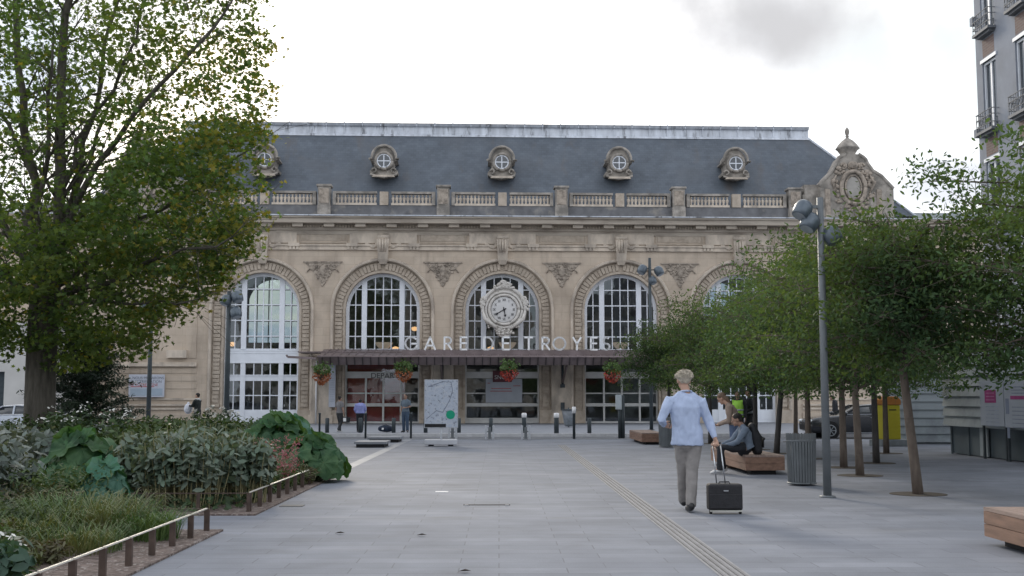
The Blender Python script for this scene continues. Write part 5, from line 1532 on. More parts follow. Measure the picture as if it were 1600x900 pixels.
def young_tree(seed, x, y, label, lean=(0, 0), H=4.7, Rr=1.95, trunk=BARK2, tr=.075, n=15000, zb=1.55, rot=0):
    T = thing('young_tree', label, 'tree', (x, y, 0), rot, 'young trees planted in the paving on the right')
    tw, V = young_mesh(seed, H, Rr, n, zb)
    top = Vector((lean[0], lean[1], 0))
    mb = MB(); mb.tube([(-lean[0], -lean[1], -.02), (-lean[0]*.8, -lean[1]*.8, .4), (0, 0, zb), (0, 0, zb+.6)], [tr*1.12, tr, tr*.8, tr*.6], 12); mb.build('trunk', trunk, T)
    tw.build('branches', trunk, T)
    fastmesh('crown', V, 6, TREELEAF, T)
    mb = MB(); mb.lathe([(.42, 0), (.42, .006)], (-lean[0], -lean[1], 0), 24); mb.build('soil_ring', SOIL, T)
    return T
t1 = young_tree(11, 6.33+.02-.17, 17.6, 'young tree with a leaning pale trunk, nearest trunk right of the tall lamp post', (-.17, 0), 4.45, 1.65, n=20000, zb=1.85)
t2 = young_tree(12, 6.73, 21.8, 'young tree whose trunk stands in front of the black car, right one of the pair', (-.05, 0), 4.75, 1.95, n=16000)
t3 = young_tree(13, 7.22, 24.3, 'young tree whose trunk stands in front of the black car, left one of the pair', (0, 0), 4.85, 1.9, n=15000)
t0 = young_tree(14, 8.35, 16.2, 'tall young tree at the right edge with its trunk outside the picture', (0, 0), 5.1, 2.15, n=28000, zb=1.7)
trees = [(8.42, 25.9, 'young tree with a dark thin trunk left of the yellow letter box', BARKD, t2, 1.0, 1.1, (0, 0)),
 (7.45, 27.9, 'young tree with its trunk rising behind the near litter bin', BARK2, t3, 1.02, 2.0, 0),
 (7.45, 30.4, 'young tree with a thin dark trunk just right of the near wooden bench', BARKD, t1, 1.02, 3.0, 0),
 (7.30, 32.9, 'young tree with a thin dark trunk behind the near wooden bench', BARKD, t2, .98, 4.0, 0),
 (6.75, 37.0, 'young tree behind the person in the yellow vest', BARKD, t3, .98, 5.0, 0),
 (6.40, 43.5, 'farthest young tree of the row, beside the canopy end', BARKD, t1, 1.03, 1.6, 0),
 (10.2, 30.5, 'young tree in the back row in front of the grey hoarding', BARK2, t3, 1.0, .6, 0),
 (9.9, 38.5, 'young tree in the back row near the kerb and the black car', BARK2, t2, 1.0, 3.6, 0)]
for x, y, lab, bk_, src, sc_, rot, _ in trees:
    r = dup(src, (x, y, 0), rot, lab, (sc_, sc_, {8.42: 1.1, 9.9: 1.08, 10.2: 1.05}.get(x, 1.0)))
    # every copy keeps its own trunk mesh colour
    for c in r.children:
        if c.name.startswith('trunk') and bk_ is not BARK2:
            c.data = c.data.copy(); c.data.materials[0] = bk_

# conifer-like dark tree at the left
def conifer():
    o = at(133, 622, 38.5); o.z = 0
    T = thing('dark_evergreen', 'dark layered evergreen between the big trunk and the white wall notice', 'tree', tuple(o))
    MB().tube([(0, 0, 0), (0, 0, 3.6)], [.13, .05], 8).build('trunk', BARK, T)
    P_ = []; mb = MB()
    for i in range(26):
        z = .7+3.0*i/26; a = i*2.4; rr = 1.75*(1-.55*i/26)*random.uniform(.7, 1.1)
        e = Vector((math.cos(a)*rr, math.sin(a)*rr, z+.35)); mb.tube([(0, 0, z-.1), e*.6+Vector((0, 0, z*.4)), e], [.03, .02, .008], 5)
        for t in np.linspace(.15, 1, 9):
            c = Vector((0, 0, z-.1)).lerp(e, t)
            for _ in range(4): P_.append(tuple(c+Vector((random.gauss(0, .15), random.gauss(0, .15), random.gauss(0, .05)))))
    mb.build('branches', BARK, T)
    A = np.array(P_); off = rng.normal(size=(len(A), 24, 3))*np.array([.12, .12, .05]); A = (A[:, None]+off).reshape(-1, 3)
    fastmesh('crown', leafquads(A, .14, up=1, tmpl=SLIM), 6, leafmat('evergreen_needles', (.022, .042, .028), (.035, .058, .030), trans=.1), T)
conifer()

# shrubs -------------------------------------------------------------------
GREYGREEN = leafmat('grey_green_leaves', (.10, .145, .105), (.165, .20, .16), trans=.18, scale=2, isl=.4)
SILVER = leafmat('silvery_leaves', (.10, .13, .115), (.18, .205, .185), trans=.18, scale=2, isl=.45)
DARKG = leafmat('dark_green_leaves', (.035, .062, .032), (.055, .09, .036), trans=.2, scale=1.5, isl=.45)
MIDG = leafmat('mid_green_leaves', (.055, .095, .035), (.085, .12, .045), trans=.25, scale=1.5, isl=.45)
GRASSM = leafmat('grass_blades', (.075, .14, .05), (.15, .165, .075), trans=.25, scale=1.2, isl=.45)
BRONZE = leafmat('bronze_leaves', (.10, .085, .05), (.09, .11, .045), trans=.2, scale=2, isl=.4)
GUN = leafmat('big_rhubarb_leaves', (.035, .105, .045), (.075, .15, .065), trans=.3, scale=3, isl=.3, rough=.6)
GUN2 = leafmat('bluish_big_leaves', (.05, .15, .10), (.10, .20, .15), trans=.25, scale=3, isl=.3, rough=.6)
STEMM = mat('pale_stems', (.27, .25, .13), .8, .2, 5)
WHFL = mat('white_petals', (.62, .62, .58), .7, .1, 8, island=.2)
PINK = leafmat('pink_plumes', (.36, .13, .17), (.27, .14, .14), trans=.2, scale=3, isl=.4)
def shrub_stalks(label, x, y, r, h, leafm, n=42, cat='shrub', name='shrub', group=None, leafs=.13, stemm=STEMM, lean=.15, bare=.42, per=20, tm=OVAL, flowers=None, shade=0):
    """upright stalks with drooping leaves along their upper part"""
    T = thing(name, label, cat, (x, y, .02), 0, group)
    mb = MB(); P_ = []; Nn = []; tips = []
    for i in range(n):
        a = random.uniform(0, 2*PI); q = math.sqrt(random.random())*r; hh = h*random.uniform(.75, 1.05)*(1-.22*(q/r)**2)
        p0 = Vector((q*.8*math.cos(a), q*.8*math.sin(a), 0)); d = Vector((math.cos(a), math.sin(a), 0))*lean*q/r*hh
        p2 = p0+d+Vector((random.gauss(0, .04), random.gauss(0, .04), hh)); p1 = p0.lerp(p2, .5)+Vector((random.gauss(0, .02), random.gauss(0, .02), 0))
        mb.tube([p0, p1, p2], [.008, .006, .003], 4, cap=False); tips.append(p2)
        for k in range(per):
            t = bare+(1-bare)*(k+random.random())/per; c = p0.lerp(p1, t*2) if t < .5 else p1.lerp(p2, t*2-1)
            aa = random.uniform(0, 2*PI); o_ = Vector((math.cos(aa), math.sin(aa), -.35))*leafs*.62
            P_.append(tuple(c+o_)); Nn.append((math.cos(aa)*.7, math.sin(aa)*.7, .8))
    if bare > .1: mb.build('stems', stemm, T)
    fastmesh('foliage', leafquads(np.array(P_), leafs, fold=.25, tmpl=tm, nrm=np.array(Nn), spread=.35), 6, leafm, T)
    if flowers:
        F_ = []
        for t in tips:
            if random.random() < .4:
                for _ in range(5): F_.append(tuple(t+Vector((random.gauss(0, .05), random.gauss(0, .05), random.gauss(.02, .025)))))
        fastmesh('flowers', leafquads(np.array(F_), flowers[1], up=1.5), 6, flowers[0], T)['kind'] = 'stuff'
    return T
G1 = 'grey-green bushes in the planting bed'
shrub_stalks('wide grey-green bush with pale bare stems, centre of the bush group behind the crossing rail', -4.15, 15.5, .62, 1.06, GREYGREEN, 95, group=G1, per=22)
shrub_stalks('grey-green bush with bare stems, rightmost of its group, beside the pink plumes', -3.58, 16.1, .46, .98, GREYGREEN, 75, group=G1, per=20)
shrub_stalks('grey-green bush with bare stems, leftmost of its group beside the big green leaves', -4.85, 16.1, .5, 1.0, GREYGREEN, 75, group=G1, per=20)
shrub_stalks('grey-green bush rising behind the middle of its group', -4.4, 17.2, .7, 1.12, GREYGREEN, 95, group=G1, bare=.2, per=20)
G2 = 'silvery bushes at the left edge'
shrub_stalks('silvery drooping bush at the left edge, tallest and nearest of three', -6.35, 14.2, .75, 1.0, SILVER, 110, group=G2, bare=.0, per=24, leafs=.15)
shrub_stalks('silvery drooping bush left of the big trunk base', -8.0, 18.2, .9, 1.12, SILVER, 110, group=G2, bare=.0, per=24, leafs=.15)
shrub_stalks('silvery drooping bush in front of the big trunk base', -6.9, 17.2, .85, 1.08, SILVER, 110, group=G2, bare=.0, per=24, leafs=.15)
G3 = 'fine green bushes in the middle of the bed'
for x, y, r, h, m, t in ((-5.45, 14.2, .6, .70, MIDG, 'soft olive green bush below the silvery bush'), (-5.0, 12.5, .55, .42, DARKG, 'low dark green bush behind the grass clump'), (-6.2, 12.3, .8, .62, DARKG, 'dark bluish green bush at the left edge above the brown leaves'),
                        (-4.35, 12.75, .42, .34, MIDG, 'soft green bush between the grass and the crossing rail'), (-4.5, 11.6, .42, .30, MIDG, 'low soft green bush among the grass blades'), (-5.3, 11.9, .5, .46, MIDG, 'soft green bush left of the largest grass clump'), (-4.1, 10.2, .34, .24, BRONZE, 'small brownish plant at the mulch edge near the white flowers'), (-3.75, 12.3, .28, .26, DARKG, 'small dark green plant at the corner of the near rail'), (-4.75, 11.9, .4, .40, DARKG, 'dark green bush in the middle of the near bed'), (-4.6, 10.6, .42, .32, MIDG, 'soft green bush just behind the small brownish plant'), (-4.75, 9.95, .38, .26, MIDG, 'small dull green bush right of the white-flowered plant'), (-5.0, 10.9, .5, .36, BRONZE, 'low brownish bush behind the white-flowered plant'),
                        (-3.62, 17.7, .3, .42, MIDG, 'low green plant under the far rail, nearest of three'), (-3.5, 18.6, .3, .38, MIDG, 'low green plant under the far rail, middle of three'), (-3.4, 19.5, .3, .36, BRONZE, 'low brownish plant under the far rail, farthest of three'),
                        (-5.4, 13.4, .5, .5, BRONZE, 'brownish green bush behind the grass clump')):
    shrub_stalks(t, x, y, r, h, m, int(90*r/.5), group=G3, bare=.05, per=18, leafs=.075, tm=SLIM, lean=.5)
# white flowered
shrub_stalks('dark leafed plant with small white flowers in the bottom left corner', -4.05, 9.05, .42, .40, leafmat('blue_green_leaves', (.04, .085, .06), (.06, .11, .08), scale=2), 50, group='white flowering plants', bare=.0, per=14, leafs=.14, flowers=(WHFL, .045))
shrub_stalks('white-flowered bush behind the big trunk, right of the white car', -10.1, 28.5, 1.3, 1.25, DARKG, 90, group='white flowering plants', bare=0, per=22, leafs=.13, flowers=(WHFL, .07))
shrub_stalks('white-flowered bush beside the person holding the white bag', -8.3, 33.5, .8, 1.15, DARKG, 80, group='white flowering plants', bare=0, per=20, leafs=.12, flowers=(WHFL, .10))
# far filling bushes
G4 = 'dense green bushes along the back of the bed'
fill = [(-14.8, 30.5, 1.4, 1.2, 'at the left edge below the white car'), (-12.6, 32.5, 1.3, 1.05, 'just left of the big trunk'), (-11.8, 26.5, 1.3, 1.0, 'in front of the big trunk'), (-8.6, 29.6, 1.1, 1.0, 'below the dark evergreen'),
        (-9.9, 34.5, 1.2, .95, 'directly under the white wall notice'), (-7.3, 31.0, 1.1, 1.05, 'left of the dark lamp post by the screen'), (-6.7, 27.5, .9, .98, 'in front of the dark lamp post by the screen'), (-7.6, 23.5, 1.1, 1.0, 'between the middle and right big-leaved plants'), (-10.2, 22.5, 1.3, 1.05, 'behind the silvery bushes'), (-5.6, 21.5, .7, .9, 'behind the grey-green bush group')]
for i, (x, y, r, h, t) in enumerate(fill):
    shrub_stalks('dense green bush '+t, x, y, r, h, [DARKG, MIDG][i % 2], int(85*r), group=G4, bare=0, per=22, leafs=.14)

def gunnera(label, x, y, r, h, n, m, size=.5, group='big-leaved rhubarb-like plants'):
    T = thing('big_leaved_plant', label, 'plant', (x, y, .02), 0, group)
    st = MB(); lf = MB()
    for i in range(n):
        a = i*2.399+random.uniform(-.3, .3); q = math.sqrt((i+.5)/n); rr = r*q*random.uniform(.8, 1.05); hh = h*(1-.75*q**2)*random.uniform(.8, 1.05)+.12
        c = Vector((math.cos(a)*rr, math.sin(a)*rr, hh)); st.tube([(math.cos(a)*rr*.2, math.sin(a)*rr*.2, 0), (math.cos(a)*rr*.55, math.sin(a)*rr*.55, hh*.75), c], [.022, .018, .012], 6)
        out = Vector((math.cos(a), math.sin(a), 0)); nrm = (out*(.35+.9*q)+Vector((random.gauss(0, .2), random.gauss(0, .2), 1-.5*q))).normalized()
        u_ = (out-nrm*out.dot(nrm)).normalized(); v_ = nrm.cross(u_); s = size*random.uniform(.75, 1.2)
        K = 30; rings = (.34, .68, 1.0); V = [c]
        for ri, rg in enumerate(rings):
            for k in range(K):
                b = 2*PI*k/K; lobe = (1+.20*abs(math.sin(b*3.5+.3))-.10)*(1+(random.uniform(-.07, .07) if ri == 2 else 0)); notch = .45 if abs(b-PI) < .25 else 1
                rad = s*.5*rg*lobe*notch
                wav = s*(.05*math.cos(b*7)*rg+.13*rg*rg*(1 if q < .5 else -1.1))
                V.append(c+u_*rad*math.cos(b)*1.05+v_*rad*math.sin(b)+nrm*wav)
        f = [(0, 1+k, 1+(k+1) % K) for k in range(K)]
        for ri in range(2):
            o = 1+ri*K; f += [(o+k, o+K+k, o+K+(k+1) % K, o+(k+1) % K) for k in range(K)]
        lf.add(V, f, 0, False)
    st.build('stalks', mat('thick_stalks', (.10, .13, .05), .7), T); lf.build('leaves', m, T)
gunnera('rhubarb-like plant with huge crinkled leaves spilling onto the paving, nearest of the right group', -3.28, 20.4, .70, .62, 30, GUN, .50)
gunnera('rhubarb-like plant with huge leaves behind the pink plumes, tallest of the right group', -4.15, 21.6, .95, .88, 40, GUN, .54)
gunnera('rhubarb-like plant with big bluish green leaves at the back of the right group', -4.3, 23.4, .8, .85, 24, GUN2, .6)
gunnera('rhubarb-like plant with big mid green leaves between silvery and grey-green bushes', -5.85, 16.4, .70, .82, 32, GUN, .42)
gunnera('smaller plant with bluish big leaves just above the grass clump', -4.98, 14.75, .38, .50, 12, GUN2, .36)
# pink plumes
T = thing('pink_plume_plant', 'feathery dull pink plumes in front of the big leaves behind the far rail', 'plant', (-3.62, 18.3, .02))
P_ = []
for i in range(80):
    a = random.uniform(0, 2*PI); q = random.random()**.5*.52; hh = random.uniform(.42, .84)
    for k in range(26):
        t = random.random(); P_.append((q*math.cos(a)*(.6+.5*t)+random.gauss(0, .03), q*math.sin(a)*(.6+.5*t)+random.gauss(0, .03), hh*(.35+.65*t)))
fastmesh('plumes', leafquads(np.array(P_), .05, tmpl=SLIM), 6, PINK, T)
P_ = ballpts(500, (0, 0, .2), .45, (1, 1, .45)); fastmesh('foliage', leafquads(P_, .08, tmpl=SLIM), 6, MIDG, T)
# grass clumps
def grass(label, x, y, r, h, n, m=GRASSM):
    T = thing('grass_clump', label, 'grass clump', (x, y, .02), 0, 'grass clumps in the near bed')
    V = []
    for i in range(n):
        a = random.uniform(0, 2*PI); q = math.sqrt(random.random())*r; b0 = Vector((q*math.cos(a), q*math.sin(a), 0)); aa = a+random.gauss(0, .9); d = Vector((math.cos(aa), math.sin(aa), 0)); ln = h*random.uniform(.6, 1.3)
        s = Vector((-d.y, d.x, 0))*.0045; p1 = b0+d*ln*.18+Vector((0, 0, ln*.5)); p2 = b0+d*ln*.45+Vector((0, 0, ln*.78)); p3 = b0+d*ln*.8+Vector((0, 0, ln*random.uniform(.5, .85)))
        V += [[b0-s, b0+s, p1+s, p1-s], [p1-s, p1+s, p2+s*.7, p2-s*.7], [p2-s*.7, p2+s*.7, p3+s*.1, p3-s*.1]]
    fastmesh('blades', np.array([[tuple(v) for v in q] for q in V]), 4, m, T)
grass('olive green grass clump with fallen straw-coloured blades, largest of the grass clumps', -4.25, 12.2, .60, .44, 1100)
grass('fresh green grass clump right beside the rail posts', -3.6, 12.0, .32, .30, 600, leafmat('fresh_grass', (.07, .15, .055), (.11, .17, .065), scale=2))
grass('low grass clump in front of the olive clump, near the mulch', -3.95, 11.0, .40, .26, 500)
grass('grass clump behind the dull green bush', -4.6, 11.4, .45, .34, 500)
# low ground cover under everything
P_ = np.column_stack([rng.uniform(-14, -3.35, 42000), rng.uniform(8.6, 36, 42000), rng.uniform(.03, .16, 42000)])
keep = ((P_[:, 1] < 12.7) & (P_[:, 0] < -4.0-.25*rng.random(42000))) | ((P_[:, 1] > 14.7) & (P_[:, 1] < 21)) | ((P_[:, 1] > 21.2) & (P_[:, 0] < -6.1))
P_ = P_[keep]
# taller further back
P_[:, 2] *= 1+np.clip((P_[:, 1]-14)/6, 0, 3)*.9
o = fastmesh('ground_cover', leafquads(P_, .11, up=1.2, tmpl=OVAL), 6, DARKG); tag(o, 'low dark ground cover filling the planting bed between the bushes', 'ground cover', None, 'stuff')
# ------------------------------------------------------------------ people
SKIN = mat('skin', (.42, .26, .19), .55, .08, 12)
SKIN2 = mat('tanned_skin', (.33, .20, .145), .55, .08, 12)
def cloth(name, col, var=.12): return mat(name, col, .85, var, 9, bump=.35, bscale=26)
def remesh_build(mb, name, m, parent, voxel, fold=0, fs=9, smooth=2, sub=None):
    me = bpy.data.meshes.new(name); me.from_pydata(mb.v, [], mb.f); me.update()
    bm = bmesh.new(); bm.from_mesh(me); bmesh.ops.recalc_face_normals(bm, faces=bm.faces); bm.to_mesh(me); bm.free()
    t = bpy.data.objects.new(name, me); COL.objects.link(t)
    md = t.modifiers.new('r', 'REMESH'); md.mode = 'VOXEL'; md.voxel_size = voxel; md.use_smooth_shade = True
    if smooth:
        ms = t.modifiers.new('s', 'SMOOTH'); ms.factor = .5; ms.iterations = smooth
    bpy.context.view_layer.update()
    me2 = bpy.data.meshes.new_from_object(t.evaluated_get(bpy.context.evaluated_depsgraph_get()))
    bpy.data.objects.remove(t); bpy.data.meshes.remove(me)
    if fold:
        for v in me2.vertices:
            c = v.co; n = noise.noise(Vector((c.x*fs*1.5, c.y*fs*1.5, c.z*fs*.55+3)))+.5*noise.noise(Vector((c.x*fs*3+5, c.y*fs*3, c.z*fs*1.6)))
            v.co = c+v.normal*fold*n
    me2.materials.clear(); me2.materials.append(m); me2.name = name
    for p in me2.polygons: p.use_smooth = True
    o = bpy.data.objects.new(name, me2); COL.objects.link(o); o.parent = parent
    return o
def person(label, loc, rz, J, cols, voxel=.014, hair='short', hold=None, H=1.75, sleeves='long', shirt_hem=None, group=None, fine=False, build=1.0, hands=('relaxed', 'relaxed'), legs='trousers', fold=.006, fixz=True):
    """J: joints in metres for a 1.75 m figure; local x right, y forward (facing +y)"""
    T = thing('person', label, 'person', loc, rz, group); k = H/1.75
    V3 = lambda n: Vector(J[n])*k
    X = Vector((1, 0, 0)); b = build
    hd = V3('head'); nk = V3('neck'); ch = V3('chest'); wa = V3('waist'); pe = V3('pelvis')
    face = Vector(J.get('face', (0, 1, 0))).normalized()
    hq = Vector((0, 1, 0)).rotation_difference(face).to_matrix()
    sh = {s: V3('sh'+s) for s in 'LR'}; el = {s: V3('el'+s) for s in 'LR'}; wr = {s: V3('wr'+s) for s in 'LR'}
    hp = {s: V3('hp'+s) for s in 'LR'}; kn = {s: V3('kn'+s) for s in 'LR'}; an = {s: V3('an'+s) for s in 'LR'}; to = {s: V3('to'+s) for s in 'LR'}
    sax = (sh['R']-sh['L']).normalized()
    body = MB()
    def q(v): return hd+hq @ (Vector(v)*k)
    # skull, jaw, nose, ears
    tmp = MB(); tmp.ell((0, -.008, .02), (.077, .094, .100), 16, 12); tmp.ell((0, .022, -.045), (.058, .068, .072), 14, 10)
    tmp.ell((0, .094, -.012), (.013, .022, .024), 8, 6); tmp.ell((0, .072, .025), (.05, .018, .012), 10, 6); tmp.ell((0, .082, -.058), (.026, .012, .009), 10, 6); tmp.ell((0, .074, -.098), (.026, .018, .016), 8, 6)
    for s in (-1, 1): tmp.ell((s*.080, -.008, -.008), (.012, .022, .034), 8, 6)
    body.add([q(v) for v in tmp.v], tmp.f)
    body.tube([nk-Vector((0, 0, .03)), nk, hd+hq @ Vector((0, -.02, -.06))*k], [.062*k, .056*k, .052*k], 12, ref=sax)
    body.tube([pe, wa, ch, (ch+nk)/2+Vector((0, 0, .02))*k, nk], [(.135*k*b, .09*k), (.12*k*b, .085*k), (.14*k*b, .095*k), (.11*k*b, .075*k), (.06*k, .055*k)], 14, ref=sax, round_=True)
    for s in 'LR':
        body.tube([sh[s]+(ch-sh[s])*.25, sh[s], el[s], wr[s]], [.05*k, .052*k, .040*k, .027*k], 10, round_=True)
        body.tube([hp[s], kn[s], an[s]], [.078*k, .05*k, .037*k], 12, round_=True)
        body.tube([an[s], an[s]*.4+to[s]*.6, to[s]], [.036*k, .034*k, .026*k], 8, round_=True)
    # hands: palm, four fingers of different length, thumb
    for s in 'LR':
        d = (wr[s]-el[s]).normalized(); sd_ = 1 if s == 'R' else -1
        hdir = Vector(J['hand'+s]).normalized() if 'hand'+s in J else d
        inn = Vector(J['palm'+s]).normalized() if 'palm'+s in J else Vector((-sd_, 0, 0))
        inn = (inn-hdir*inn.dot(hdir)).normalized()           # where the palm faces
        wdt = hdir.cross(inn).normalized()
        # thumb side: forward/up
        ts = wdt if wdt.dot(Vector((0, 1, .3))) > 0 else -wdt
        curl = {'relaxed': 25, 'grip': 78, 'flat': 8}[hands[0 if s == 'L' else 1]]
        base = wr[s]; pc = base+hdir*.05*k
        body.tube([base, base+hdir*.03*k, base+hdir*.085*k], [(.024*k, .018*k), (.037*k, .016*k), (.040*k, .014*k)], 10, round_=True, ref=ts)
        for i, (off, ln) in enumerate(((.030, .074), (.010, .082), (-.010, .076), (-.029, .060))):
            p = base+hdir*.085*k+ts*off*k; dirn = hdir.copy(); pts = [p-hdir*.02*k, p]; 
            for seg, fr in enumerate((.42, .32, .26)):
                ax = ts; ang = R(curl)*(1 if seg < 2 else .8)
                M_ = Matrix.Rotation(ang if hdir.cross(inn).dot(ts) > 0 else -ang, 3, ts)
                dirn = (M_ @ dirn); p = p+dirn*ln*fr*k; pts.append(p)
            body.tube(pts, [.009*k, .0095*k, .009*k, .0085*k, .007*k], 7, round_=True)
        p = base+hdir*.03*k+ts*.03*k; t1_ = (hdir*.6+ts*.8+inn*.4).normalized(); p1 = p+t1_*.035*k; p2 = p1+(hdir*.9+inn*(.9 if curl > 50 else .3)).normalized()*.032*k
        body.tube([p-t1_*.015*k, p, p1, p2], [.012*k, .013*k, .011*k, .008*k], 7, round_=True)
    bo = remesh_build(body, 'body', cols['skin'], T, min(voxel, .0085) if fine else voxel, smooth=1)
    # eyes
    if fine or True:
        mb = MB()
        for s in (-1, 1):
            c = q((s*.031, .083, .004)); mb.ell(c, (.010*k, .010*k, .007*k), 8, 6)
        eo = mb.build('eyes', mat('eye_dark', (.03, .025, .02), .3), bo)
    # shirt
    g = MB(); hem = J.get('hem', None); hemp = pe+Vector((0, 0, -.02))*k if hem is None else Vector(hem)*k
    g.tube([hemp, pe+(wa-pe)*.3, wa, ch, (ch*.4+nk*.6), nk+Vector((0, 0, -.005))], [(.192*k*b, .145*k), (.183*k*b, .135*k), (.165*k*b, .122*k), (.185*k*b, .13*k), (.145*k*b, .098*k), (.064*k, .062*k)], 18, ref=sax)
    for s in 'LR':
        end = wr[s]+(el[s]-wr[s])*.06; r3 = .040
        if sleeves == 'long': g.tube([sh[s]+(ch-sh[s])*.3, sh[s], (sh[s]+el[s])/2, el[s], end], [.075*k, .073*k, .064*k, .056*k, r3*k], 12)
        else: 
            m_ = sh[s].lerp(el[s], .75); g.tube([sh[s]+(ch-sh[s])*.3, sh[s], m_], [.075*k, .073*k, .066*k], 12)
        g.ell(sh[s]+(ch-sh[s])*.12, (.07*k, .068*k, .062*k), 10, 8); g.tube([sh[s]+(ch-sh[s])*.05+Vector((0, 0, -.004*k)), nk+(sh[s]-nk)*.42+Vector((0, 0, .0)), nk+(ch-nk)*.12], [(.06*k, .055*k), (.062*k, .060*k), (.062*k, .06*k)], 10, round_=True)
    remesh_build(g, cols.get('topname', 'shirt'), cols['top'], T, voxel, fold=fold*1.6, smooth=2)
    if cols.get('collar'):
        mb = MB(); mb.tube([nk+Vector((.068*k*math.cos(a), .06*k*math.sin(a), .012*k+.012*k*math.sin(a+PI))) for a in np.linspace(0, 2*PI, 17)], .014*k, 6); mb.build('collar', cols['top'], T)
    # trousers / skirt
    g = MB()
    g.tube([(hp['L']+hp['R'])/2-Vector((0, 0, .05))*k, pe, pe+(wa-pe)*.45], [(.15*k*b, .115*k), (.162*k*b, .12*k), (.15*k*b, .108*k)], 16, ref=X, round_=True)
    for s in 'LR':
        w0, w1, w2 = cols.get('legw', (.105, .078, .068))
        low = an[s]+(kn[s]-an[s])*(.0 if legs == 'trousers' else .95)
        g.tube([hp[s]+Vector((0, 0, .02))*k, (hp[s]+kn[s])/2, kn[s], low-Vector((0, 0, .02))*k], [w0*k*b, (w0+w1)/2*k, w1*k, w2*k], 12)
    remesh_build(g, 'trousers', cols['legs'], T, voxel, fold=fold, smooth=2)
    # shoes
    for s in 'LR':
        g = MB(); f = (to[s]-an[s]); f = Vector((f.x, f.y, f.z)).normalized(); heel = an[s]-f*.035*k
        dn = Vector((0, 0, -1)) if abs(f.z) < .8 else Vector((0, -1, 0)); dn = (dn-f*dn.dot(f)).normalized()
        g.tube([heel+dn*.035*k, an[s]+dn*.03*k+f*.03*k, to[s]+dn*.0*k-f*.04*k, to[s]+f*.02*k], [(.040*k, .045*k), (.046*k, .046*k), (.050*k, .034*k), (.036*k, .024*k)], 12, round_=True, ref=f.cross(dn))
        g.tube([an[s]+(kn[s]-an[s])*.12, an[s]+dn*.02*k], [.045*k, .047*k], 10)
        remesh_build(g, 'shoe', cols['shoe'], T, .01, smooth=1)
    # hair
    g = MB(); hm = cols.get('hair')
    if hair == 'wavy':
        g2 = MB(); g2.ell((0, -.02, .045), (.099, .108, .078), 16, 10); g2.ell((.0, -.055, .0), (.074, .048, .05), 12, 8)
        rs = random.Random(5)
        for i in range(34):
            a = rs.uniform(0, 2*PI); e_ = rs.uniform(-.1, 1.1); c = Vector((.098*math.cos(a)*math.cos(e_), -.02+.098*math.sin(a)*math.cos(e_), .045+.082*math.sin(e_)))
            if c.y > .06 and c.z < .06: continue
            g2.ell(c, (rs.uniform(.018, .03),)*3, 8, 6)
        g.add([q(v) for v in g2.v], g2.f)
    elif hair in ('short', 'long', 'bun', 'pony'):
        g2 = MB(); g2.ell((0, -.022, .040), (.086, .098, .082), 16, 10); g2.ell((0, -.055, -.012), (.074, .050, .062), 12, 8)
        if hair == 'long': g2.tube([(0, -.05, .03), (0, -.085, -.08), (0, -.08, -.2)], [(.08, .06), (.085, .045), (.06, .03)], 12, round_=True)
        if hair == 'bun': g2.ell((0, -.10, .08), (.05, .05, .05), 10, 8)
        if hair == 'pony': g2.tube([(0, -.10, .05), (0, -.15, -.02), (0, -.14, -.16)], [.035, .04, .015], 10, round_=True)
        g.add([q(v) for v in g2.v], g2.f)
    if hair != 'none': 
        ho = remesh_build(g, 'hair', hm, T, .008 if fine else .012, fold=.004, fs=26, smooth=1)
        if fine:   # loose locks so that the outline is not a clean shell
            nn_ = 900; A = rng.normal(size=(nn_, 3)); A /= np.linalg.norm(A, axis=1, keepdims=True); A = A[(A[:, 2] > (-.15 if hair == 'wavy' else -.5)) & ~((A[:, 1] > .35) & (A[:, 2] < .35))]
            rr = (.108, .114, .088) if hair == 'wavy' else (.088, .100, .084)
            C_ = A*np.array(rr)*rng.uniform(.93, 1.08, (len(A), 1))+np.array((0, -.022, .042 if hair != 'wavy' else .045)); Nn = A.copy()
            Q = leafquads(C_, .045 if hair == 'wavy' else .028, tmpl=np.array([(-.5, 0), (-.2, -.07), (.3, -.06), (.6, 0), (.3, .06), (-.2, .07)]), nrm=Nn, spread=.55 if hair == 'wavy' else .25)
            M3 = np.array(hq)*k; Q = Q @ M3.T+np.array(hd)
            fastmesh('hair_locks', Q, 6, hm, ho)['kind'] = 'stuff'
    return T, dict(hd=hd, nk=nk, sh=sh, el=el, wr=wr, ch=ch, pe=pe, wa=wa, k=k, q=q)
STAND = dict(head=(0, .02, 1.635), neck=(0, 0, 1.48), chest=(0, .0, 1.30), waist=(0, 0, 1.08), pelvis=(0, 0, .95),
    shL=(-.185, 0, 1.42), shR=(.185, 0, 1.42), elL=(-.235, -.02, 1.13), elR=(.235, -.02, 1.13), wrL=(-.24, .06, .88), wrR=(.24, .06, .88),
    hpL=(-.095, 0, .90), hpR=(.095, 0, .90), knL=(-.10, .02, .49), knR=(.10, .02, .49), anL=(-.10, -.02, .085), anR=(.10, -.02, .085), toL=(-.12, .13, .035), toR=(.12, .13, .035))
def pose(**k): d = dict(STAND); d.update(k); return d

